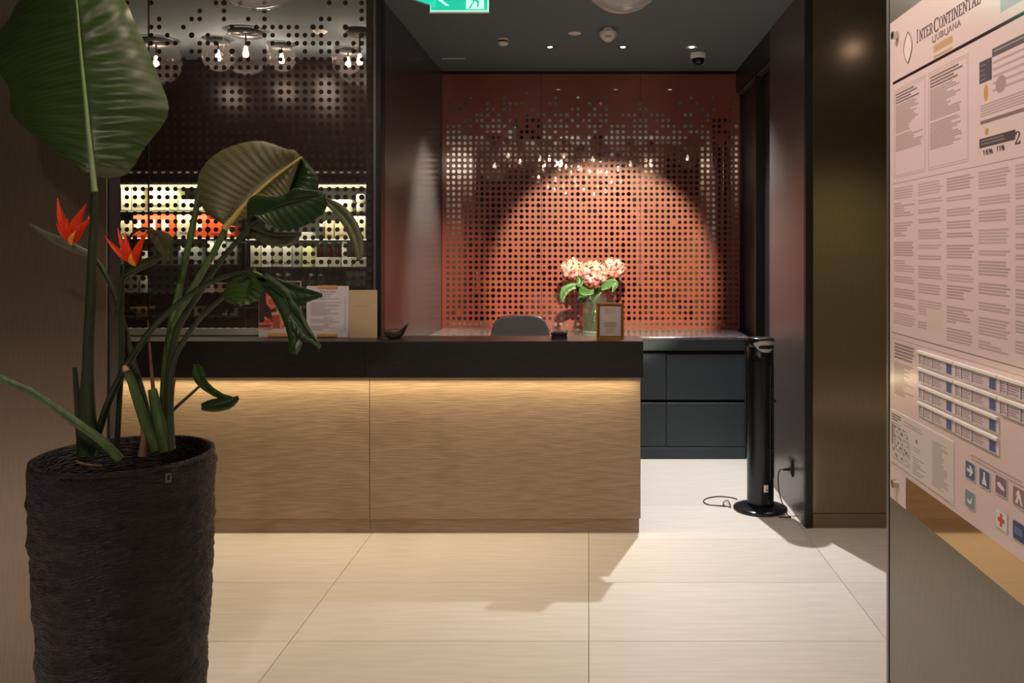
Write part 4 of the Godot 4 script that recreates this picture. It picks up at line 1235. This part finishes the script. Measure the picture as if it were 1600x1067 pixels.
	var we := glow(rgb(190, 250, 225), 0.95)
	mesh("border_panel", span(-gw / 2, gw / 2, gy, gy + 0.158, 0.0, 0.002, 0.0), we, e)
	mesh("green_panel", span(-gw / 2 + 0.004, gw / 2 - 0.006, gy + 0.005, gy + 0.154, 0.002, 0.003, 0.0), ge, e)
	mesh("arrow", slab(PackedVector2Array([Vector2(-0.135, gy + 0.078), Vector2(-0.085, gy + 0.128), Vector2(-0.068, gy + 0.128), Vector2(-0.104, gy + 0.088), Vector2(-0.03, gy + 0.088), Vector2(-0.03, gy + 0.068), Vector2(-0.104, gy + 0.068), Vector2(-0.052, gy + 0.030), Vector2(-0.072, gy + 0.030)]), 0.001), we, e, Vector3(0, 0, 0.0038))
	mesh("door_shape", slab(PackedVector2Array([Vector2(0.035, gy + 0.012), Vector2(0.128, gy + 0.012), Vector2(0.128, gy + 0.148), Vector2(0.035, gy + 0.148)]), 0.0008), we, e, Vector3(0, 0, 0.0038))
	mesh("running_figure", slab(PackedVector2Array([Vector2(0.046, gy + 0.014), Vector2(0.070, gy + 0.050), Vector2(0.062, gy + 0.072), Vector2(0.072, gy + 0.108), Vector2(0.052, gy + 0.090), Vector2(0.046, gy + 0.096), Vector2(0.074, gy + 0.122), Vector2(0.096, gy + 0.118), Vector2(0.104, gy + 0.094), Vector2(0.120, gy + 0.088), Vector2(0.118, gy + 0.080), Vector2(0.098, gy + 0.086), Vector2(0.092, gy + 0.104), Vector2(0.086, gy + 0.072), Vector2(0.104, gy + 0.050), Vector2(0.098, gy + 0.020), Vector2(0.090, gy + 0.020), Vector2(0.092, gy + 0.046), Vector2(0.080, gy + 0.054), Vector2(0.058, gy + 0.014)]), 0.0008), ge, e, Vector3(0, 0, 0.0048))
	mesh("running_head", slab(disc(0.010), 0.0008), ge, e, Vector3(0.088, gy + 0.134, 0.0048))
	mesh("housing", span(-gw / 2, gw / 2, gy + 0.165, 0.157, -0.02, 0.02, 0.002), M.steel_grey, e)
	area("exit_sign_light", e.position + Vector3(0, gy + 0.08, 0.02), e.position + Vector3(0, gy + 0.08, 1), Vector2(0.30, 0.15), rgb(90, 240, 200), 0.05)
	var e2 := thing("exit_sign", "second exit sign panel turned sideways just left of the green exit sign", "exit sign", Vector3(P(664, 0, 4.35).x, 2.89, -4.35), 0.95)
	mesh("glass_plate", span(-0.10, 0.075, gy + 0.012, gy + 0.165, -0.004, 0.0, 0.001), pane(rgb(200, 240, 225), 0.2), e2)
	mesh("green_panel", span(-0.098, 0.07, gy + 0.016, gy + 0.158, 0.0, 0.002, 0.0), ge, e2)
	mesh("housing", span(-0.10, 0.075, gy + 0.165, 0.157, -0.015, 0.015, 0.002), M.steel_grey, e2)

func globe(at: Vector3, r: float, label: String, group := "", e := 0.0) -> void:
	var g := thing("globe_pendant", label, "pendant light", at, 0.0, group)
	var top := 3.05 - at.y
	mesh("canopy", lathe([Vector2(0.0, top), Vector2(r * 0.52, top), Vector2(r * 0.52, top - 0.022), Vector2(0.0, top - 0.026)], 24), M.black, g)
	var prof := []
	var a0 := asin(clampf((top - 0.03) / r, -1.0, 0.93))
	for i in 17:
		var a := lerpf(a0, -PI / 2, i / 16.0)
		prof.append(Vector2(maxf(0.0, cos(a) * r), sin(a) * r))
	mesh("globe_shade", lathe(prof, 28), M.globe, g)
	mesh("collar", lathe([Vector2(prof[0].x + 0.003, prof[0].y - 0.006), Vector2(prof[0].x + 0.003, top - 0.01), Vector2(prof[0].x * 0.9, top - 0.01)], 24), M.steel_grey, g)
	mesh("stem", tube([Vector3(0, top - 0.02, 0), Vector3(0, 0.03, 0)], 0.006, 0.006, 8), M.black, g)
	mesh("bulb", lathe([Vector2(0.0, -0.042), Vector2(0.014, -0.038), Vector2(0.020, -0.022), Vector2(0.016, -0.004), Vector2(0.009, 0.018), Vector2(0.007, 0.034)], 16), M.filament, g)
	if e > 0.0:
		omni("pendant_bulb_light", at + Vector3(0, -0.02, 0), Color(1.0, 0.88, 0.78), e, 0.012)

func build_globes() -> void:
	# the two whose undersides show at the top of the photograph
	globe(Vector3(P(397, 0, 3.1).x, P(0, -73, 3.1).y, -3.1), 0.200, "large clear glass globe lamp at the top left, in front of the dotted glass", "", 0.12)
	globe(Vector3(P(972, 0, 3.05).x, P(0, -47, 3.05).y, -3.05), 0.153, "clear glass globe lamp at the top middle under the alcove ceiling edge", "", 0.12)
	# behind the dotted glass
	for q in [[384, 80, 5.76, 37, "clear globe lamp behind the dotted glass, larger of the central pair"], [341, 86, 6.0, 25.5, "smaller clear globe lamp overlapping the central one behind dotted glass"], [440, 90, 6.14, 22, "smallest clear globe lamp behind the dotted glass, right of the central pair"], [244, 95, 6.02, 38, "clear globe lamp behind the glass half hidden by the big leaf"], [562, 92, 5.76, 42, "clear globe lamp at the right edge of the dotted glass"], [544, 96, 6.3, 20, "small clear globe lamp seen through the globe at the right edge"]]:
		var at := P(q[0], q[1], q[2])
		globe(at, q[3] * q[2] / F, q[4], "globe lamps behind the dotted glass", 0.08)
	# the rest of the lobby's cluster hangs above and behind the camera and shows in the mirror dots
	var r := RandomNumberGenerator.new()
	r.seed = 21
	var n := 0
	var hung := [[P(397, -73, 3.1), 0.22], [P(972, -47, 3.05), 0.17]]
	for q in [[788, 236, 0.13], [812, 247, 0.12], [833, 226, 0.14], [848, 262, 0.12], [858, 244, 0.13], [868, 280, 0.13], [878, 232, 0.12], [884, 252, 0.16], [892, 270, 0.13], [900, 289, 0.13], [908, 262, 0.14], [916, 278, 0.12], [926, 248, 0.13], [938, 238, 0.15], [948, 270, 0.13], [955, 283, 0.12], [934, 290, 0.12], [990, 246, 0.14], [1016, 222, 0.13], [1085, 236, 0.14], [866, 296, 0.13], [884, 300, 0.12], [946, 298, 0.12], [928, 302, 0.12], [842, 276, 0.11], [856, 290, 0.12], [874, 262, 0.11], [904, 246, 0.12], [912, 296, 0.11], [922, 264, 0.12], [940, 262, 0.11], [966, 262, 0.12], [960, 296, 0.11], [898, 280, 0.11], [880, 290, 0.10], [970, 282, 0.10], [852, 252, 0.11], [918, 254, 0.11]]:
		var h := r.randf_range(2.72, 2.84)
		var dv: float = (h - EYE) * F / (387.0 - q[1])
		var z := dv - 14.16
		var x: float = (q[0] - 920.0) * dv / F
		z = maxf(z, -2.6)
		var rad := minf(q[2], 3.0 - h + 0.02)
		var tries := 0
		while tries < 40 and hung.any(func(g): return g[0].distance_to(Vector3(x, h, z)) < g[1] + rad + 0.01):
			z += 0.12
			x = (q[0] - 920.0) * (z + 14.16) / F
			tries += 1
		hung.append([Vector3(x, h, z), rad])
		globe(Vector3(x, h, z), rad, "clear glass globe of the lobby lamp cluster mirrored in the copper wall", "globes of the lobby lamp cluster", 0.14 if n % 6 == 0 else 0.0)
		n += 1

# ------------------------------------------------------------------ notice board
func build_sign() -> void:
	var D0 := 2.131
	var B := 0.958
	var W := 1.05
	var H := 1.182
	var s := thing("notice_board", "large glass notice board full of fine print mounted on the steel wall at right", "notice board", Vector3(0.7545, B, -D0), -PI / 2)
	mesh("glass_board", span(0, W, 0, H, -0.006, 0.0, 0.001), mat(rgb(196, 172, 138), 0.05, 0.9), s)
	var pw := 1050
	var ph := 1105
	var im := Image.create(pw, ph, false, Image.FORMAT_RGB8)
	var base := rgb(226, 206, 204)
	im.fill(base)
	var ink := rgb(184, 166, 162)
	var dark := rgb(132, 118, 118)
	# u in metres from the far edge, h height in metres -> pixels
	var R := func(d_far: float, d_near: float, top: float, bot: float) -> Rect2i:
		return Rect2i(int((D0 - d_far) * 1000), int((B + H - top) * 1000), maxi(1, int((d_far - d_near) * 1000)), maxi(1, int((top - bot) * 1000)))
	im.fill_rect(R.call(2.112, 1.0, 1.989, 1.982), rgb(50, 34, 44))
	im.fill_rect(R.call(1.862, 1.765, 2.020, 2.004), rgb(196, 168, 130))
	im.fill_rect(R.call(1.862, 1.765, 1.997, 1.991), rgb(196, 164, 130))
	im.fill_rect(R.call(1.560, 1.20, 2.14, 2.010), rgb(170, 166, 176))
	# framed text boxes
	for q in [[2.103, 1.907], [1.892, 1.691]]:
		var r: Rect2i = R.call(q[0], q[1], 1.965, 1.749)
		im.fill_rect(r, rgb(150, 130, 126))
		im.fill_rect(r.grow(-1), base)
		im.fill_rect(r.grow(-5), rgb(160, 142, 138))
		im.fill_rect(r.grow(-6), base)
		lines(im, Rect2(r.position.x + 10, r.position.y + 10, r.size.x - 24, 22), 7, 4, dark, 0.5, 0.98)
		lines(im, Rect2(r.position.x + 10, r.position.y + 38, r.size.x - 24, 66), 5, 4, ink, 0.5, 0.95)
		lines(im, Rect2(r.position.x + 10, r.position.y + 112, r.size.x - 24, 60 if q[0] < 2.0 else 40), 5, 4, ink, 0.6, 1.0)
	# fire and ventilation table
	im.fill_rect(R.call(1.644, 1.592, 1.936, 1.894), rgb(96, 90, 98))
	lines(im, Rect2(R.call(1.640, 1.600, 1.928, 1.898)), 9, 1, rgb(170, 160, 160), 0.5, 0.9)
	im.fill_rect(R.call(1.592, 1.10, 1.950, 1.934), rgb(104, 98, 100))
	lines(im, Rect2(R.call(1.585, 1.30, 1.945, 1.938)), 9, 2, rgb(180, 170, 166), 0.5, 0.9)
	lines(im, Rect2(R.call(1.590, 1.20, 1.926, 1.862)), 13, 5, rgb(190, 172, 166), 0.5, 0.9)
	ell(im, (D0 - 1.618) * 1000, (B + H - 1.874) * 1000, 9, 16, rgb(206, 160, 96))
	ell(im, (D0 - 1.560) * 1000, (B + H - 1.880) * 1000, 20, 16, rgb(176, 156, 150))
	lines(im, Rect2(R.call(1.64, 1.40, 1.852, 1.830)), 5, 3, ink, 0.7, 1.0)
	lines(im, Rect2(R.call(1.64, 1.45, 1.822, 1.814)), 9, 7, rgb(140, 122, 122), 0.9, 1.0)
	ell(im, (D0 - 1.615) * 1000, (B + H - 1.800) * 1000, 8, 7, rgb(200, 160, 104))
	im.fill_rect(R.call(1.644, 1.505, 1.788, 1.770), rgb(92, 86, 84))
	lines(im, Rect2(R.call(1.636, 1.52, 1.784, 1.772)), 6, 2, rgb(150, 140, 134), 0.5, 0.9)
	# rule and the wide text columns
	im.fill_rect(R.call(2.110, 1.0, 1.737, 1.7355), rgb(120, 96, 94))
	for q in [[2.105, 1.965], [1.950, 1.812], [1.795, 1.665], [1.648, 1.520], [1.505, 1.36], [1.345, 1.15]]:
		var h := 1.725
		while h > 1.40:
			var n := rng.randi_range(2, 6)
			var r: Rect2i = R.call(q[0], q[1], h, maxf(h - n * 0.006, 1.385))
			lines(im, Rect2(r), 6, 4, ink.lerp(base, rng.randf_range(0.0, 0.35)), 0.35 if rng.randf() < 0.35 else 0.85, 1.0)
			h -= n * 0.006 + rng.randf_range(0.006, 0.014)
	im.fill_rect(R.call(1.90, 1.81, 1.445, 1.395), rgb(222, 206, 192))
	im.fill_rect(R.call(2.120, 1.0, 1.370, 1.368), rgb(122, 98, 94))
	im.fill_rect(R.call(2.120, 1.0, 1.356, 1.355), rgb(140, 116, 110))
	lines(im, Rect2(R.call(2.10, 1.96, 1.346, 1.31)), 8, 5, dark.lerp(base, 0.2), 0.7, 1.0)
	lines(im, Rect2(R.call(2.10, 1.96, 1.30, 1.22)), 5, 4, ink, 0.4, 0.9)
	lines(im, Rect2(R.call(1.68, 1.30, 1.172, 1.160)), 7, 4, ink, 0.4, 0.8)
	var pm := print_mat(im, 0.16, 0.5)
	mesh("printed_sheet", quad_mesh(W, 1.105), pm, s, Vector3(W / 2, 0.077 + 1.105 / 2, 0.0008))
	mesh("corner_patch", quad_mesh(0.105, 0.077), mat(base, 0.3), s, Vector3(0.0525, 0.0385, 0.0008))
	mesh("edge", span(-0.0015, 0.0, 0, H, -0.006, 0.001, 0.0), pane(rgb(220, 230, 225), 0.5), s)
	# lettering
	var inkm := mat(rgb(84, 70, 78), 0.5)
	var L := func(t: String, d_far: float, d_near: float, h: float, size: float, m: Material, face := "Droid Serif") -> void:
		var o := text(t, size, m, s, Vector3(D0 - (d_far + d_near) / 2, h - B + size / 2, 0.0012), Vector3.ZERO, face, "lettering")
		var w: float = o.mesh.get_aabb().size.x
		if w > 0.001: o.scale.x = (d_far - d_near) / w
	L.call("I", 1.958, 1.950, 2.049, 0.030, inkm)
	L.call("NTER", 1.943, 1.868, 2.050, 0.024, inkm)
	L.call("C", 1.862, 1.838, 2.048, 0.030, inkm)
	L.call("ONTINENTAL", 1.833, 1.640, 2.050, 0.024, inkm)
	L.call("LJUBLJANA", 1.872, 1.728, 2.030, 0.013, mat(rgb(132, 116, 116), 0.5), "Droid Sans")
	L.call("2", 1.506, 1.488, 1.762, 0.022, inkm)
	L.call("16%", 1.630, 1.590, 1.756, 0.010, inkm, "Droid Sans")
	L.call("11%", 1.575, 1.545, 1.757, 0.010, inkm, "Droid Sans")
	# leaf-shaped emblem
	var ring := []
	for k in 33:
		var a := TAU * k / 32.0
		ring.append(Vector3(D0 - 2.012 + 0.026 * signf(sin(a)) * (1.0 - cos(a) * cos(a)), 2.052 - B + 0.037 * cos(a), 0.0014))
	mesh("emblem_outline", tube(ring, 0.0013, 0.0013, 6), mat(rgb(120, 84, 74), 0.4), s)
	var fillp := PackedVector2Array()
	for k in 32:
		fillp.append(Vector2(ring[k].x, ring[k].y))
	mesh("emblem", slab(fillp, 0.0006), mat(rgb(232, 216, 214), 0.3), s, Vector3(0, 0, 0.0011))
	# little licence plates in holders
	var pi := Image.create(152, 24, false, Image.FORMAT_RGB8)
	pi.fill(rgb(206, 196, 200))
	var pink := rgb(150, 116, 136)
	for x in [[3, 20], [28, 62], [68, 118]]:
		lines(pi, Rect2(x[0], 3, x[1] - x[0], 18), 5, 2, pink, 0.6, 1.0)
	for x in [0, 23, 64]:
		pi.fill_rect(Rect2i(x, 0, 3, 24), rgb(70, 64, 96))
	pi.fill_rect(Rect2i(126, 1, 22, 22), rgb(64, 84, 140))
	var plm := print_mat(pi, 0.4)
	for q in [[0, 1.942, 1.754, 4], [1, 1.748, 1.563, 4], [2, 1.559, 1.374, 2]]:
		for k in int(q[3]):
			var h: float = 1.345 - 0.0385 * k
			var u0: float = D0 - q[1]
			var u1: float = D0 - q[2]
			var pt := mesh("licence_plaque", span(u0, u1, h - B - 0.031, h - B, 0.001, 0.004, 0.0005), M.white, s)
			mesh("plate_print", quad_mesh(u1 - u0 - 0.008, 0.022), plm, pt, Vector3((u0 + u1) / 2, h - B - 0.018, 0.0044))
			mesh("holder_lip", span(u0, u1, h - B - 0.005, h - B + 0.002, 0.002, 0.008, 0.001), M.white, pt)
	# floor plan sheet
	var fp := Image.create(372, 130, false, Image.FORMAT_RGB8)
	fp.fill(rgb(214, 206, 196))
	var fi := rgb(90, 86, 84)
	lines(fp, Rect2(12, 8, 70, 14), 6, 3, fi, 0.6, 1.0)
	lines(fp, Rect2(96, 14, 120, 8), 6, 2, rgb(150, 140, 134), 0.6, 1.0)
	for q in [[10, 30, 60, 60], [24, 36, 90, 30], [40, 60, 90, 36], [16, 92, 110, 26], [70, 44, 50, 40], [84, 60, 40, 30], [30, 40, 6, 40]]:
		var r := Rect2i(q[0], q[1], q[2], q[3])
		fp.fill_rect(r, fi)
		fp.fill_rect(r.grow(-1), rgb(206, 198, 188))
	fp.fill_rect(Rect2i(14, 34, 8, 50), rgb(96, 92, 90))
	for k in 26:
		fp.fill_rect(Rect2i(20 + (k * 37) % 96, 34 + (k * 23) % 80, 8 + k % 6, 2 + k % 5), rgb(110, 104, 100))
	ell(fp, 172, 44, 5, 5, fi)
	lines(fp, Rect2(152, 60, 50, 12), 6, 2, rgb(150, 142, 136), 0.6, 1.0)
	lines(fp, Rect2(150, 84, 90, 40), 6, 2, rgb(140, 132, 126), 0.3, 0.9)
	lines(fp, Rect2(262, 20, 90, 100), 4, 2, rgb(160, 150, 144), 0.5, 1.0)
	var sh := mesh("floor_plan_sheet", span(D0 - 2.128, D0 - 1.757, 1.049 - B, 1.180 - B, 0.001, 0.0022, 0.0003), M.white, s)
	mesh("plan_print", quad_mesh(0.370, 0.129), print_mat(fp, 0.5), sh, Vector3(D0 - 1.9425, 1.1145 - B, 0.0026))
	# pictogram stickers
	var blue := mat(rgb(70, 92, 132), 0.4)
	var edge := mat(rgb(196, 196, 190), 0.4)
	var wm := mat(rgb(224, 222, 216), 0.4)
	for q in [[1.682, 1.140, "arrow", blue], [1.621, 1.141, "person", blue], [1.556, 1.145, "bed", mat(rgb(140, 96, 120), 0.4)], [1.491, 1.143, "walker", mat(rgb(150, 110, 116), 0.4)], [1.684, 1.083, "phone", mat(rgb(120, 142, 156), 0.4)], [1.555, 1.083, "cross", wm], [1.492, 1.083, "board", mat(rgb(44, 66, 120), 0.4)]]:
		var st := mesh("pictogram_sticker", slab(rounded(0.046, 0.038, 0.005), 0.001), edge, s, Vector3(D0 - q[0], q[1] - B, 0.0016))
		mesh("field", slab(rounded(0.040, 0.032, 0.004), 0.0004), q[3], st, Vector3(0, 0, 0.0007))
		var sym: PackedVector2Array
		var sm: Material = wm
		match q[2]:
			"arrow": sym = PackedVector2Array([Vector2(-0.014, 0.003), Vector2(0.002, 0.003), Vector2(-0.003, 0.010), Vector2(0.003, 0.010), Vector2(0.014, 0.0), Vector2(0.003, -0.010), Vector2(-0.003, -0.010), Vector2(0.002, -0.003), Vector2(-0.014, -0.003)])
			"person": sym = PackedVector2Array([Vector2(-0.003, 0.012), Vector2(0.003, 0.012), Vector2(0.003, 0.004), Vector2(0.006, -0.002), Vector2(0.010, -0.012), Vector2(-0.010, -0.012), Vector2(-0.005, -0.002), Vector2(-0.003, 0.004)])
			"bed": sym = PackedVector2Array([Vector2(-0.014, 0.003), Vector2(-0.006, 0.006), Vector2(0.012, -0.001), Vector2(0.014, -0.006), Vector2(0.004, -0.006), Vector2(-0.012, -0.002)])
			"walker": sym = PackedVector2Array([Vector2(0.0, 0.013), Vector2(0.006, 0.006), Vector2(0.010, -0.004), Vector2(0.014, -0.012), Vector2(0.007, -0.012), Vector2(0.002, -0.001), Vector2(-0.004, -0.012), Vector2(-0.012, -0.012), Vector2(-0.005, 0.002), Vector2(-0.010, 0.004), Vector2(-0.006, 0.009)])
			"phone": sym = PackedVector2Array([Vector2(-0.010, -0.002), Vector2(-0.006, -0.008), Vector2(0.008, -0.008), Vector2(0.012, 0.004), Vector2(0.007, 0.004), Vector2(0.004, -0.003), Vector2(-0.008, -0.001)])
			"cross":
				sym = PackedVector2Array([Vector2(-0.004, 0.012), Vector2(0.004, 0.012), Vector2(0.004, 0.004), Vector2(0.012, 0.004), Vector2(0.012, -0.004), Vector2(0.004, -0.004), Vector2(0.004, -0.012), Vector2(-0.004, -0.012), Vector2(-0.004, -0.004), Vector2(-0.012, -0.004), Vector2(-0.012, 0.004), Vector2(-0.004, 0.004)])
				sm = mat(rgb(206, 70, 62), 0.4)
			"board": sym = PackedVector2Array([Vector2(-0.014, 0.006), Vector2(0.014, 0.006), Vector2(0.014, -0.006), Vector2(-0.014, -0.006)])
		mesh("symbol", slab(sym, 0.0004), sm if q[2] != "board" else mat(rgb(90, 110, 160), 0.4), st, Vector3(0, 0, 0.0011))
	# standoff screws
	for q in [[0.050, 1.140], [0.050, 0.046], [W - 0.05, 1.140], [W - 0.05, 0.046]]:
		mesh("standoff_screw", tube([Vector3(q[0], q[1], -0.018), Vector3(q[0], q[1], 0.014)], 0.010, 0.010, 18), M.chrome, s)

# ------------------------------------------------------------------ what the mirrors and metals see
func build_lobby() -> void:
	# olive panelled wall at the end of the corridor right of the notice wall
	struct("wall_corridor_end", span(1.06, 6.0, 0, 2.42, -0.30, -0.20), mat(rgb(118, 124, 92), 0.6), "olive lower wall of the corridor behind the notice wall")
	struct("soffit_corridor", span(1.06, 6.0, 2.42, 3.05, -0.36, -0.20), M.maroon, "maroon bulkhead over the olive corridor wall")
	for q in [[1.95, -3.3, "recessed lobby downlight mirrored in the bronze pillar"], [-2.4, -1.3, "recessed lobby downlight over the left side of the lobby"]]:
		var l := thing("lobby_downlight", q[2], "ceiling light", Vector3(q[0], 3.05, q[1]))
		mesh("trim_ring", lathe([Vector2(0.05, -0.001), Vector2(0.07, -0.004), Vector2(0.072, 0.0), Vector2(0.05, 0.0)], 28), M.white, l)
		mesh("lens_lamp", lathe([Vector2(0.0, -0.006), Vector2(0.03, -0.005), Vector2(0.048, -0.001), Vector2(0.048, 0.0)], 20), glow(Color(1.0, 0.90, 0.84), 20.0), l)
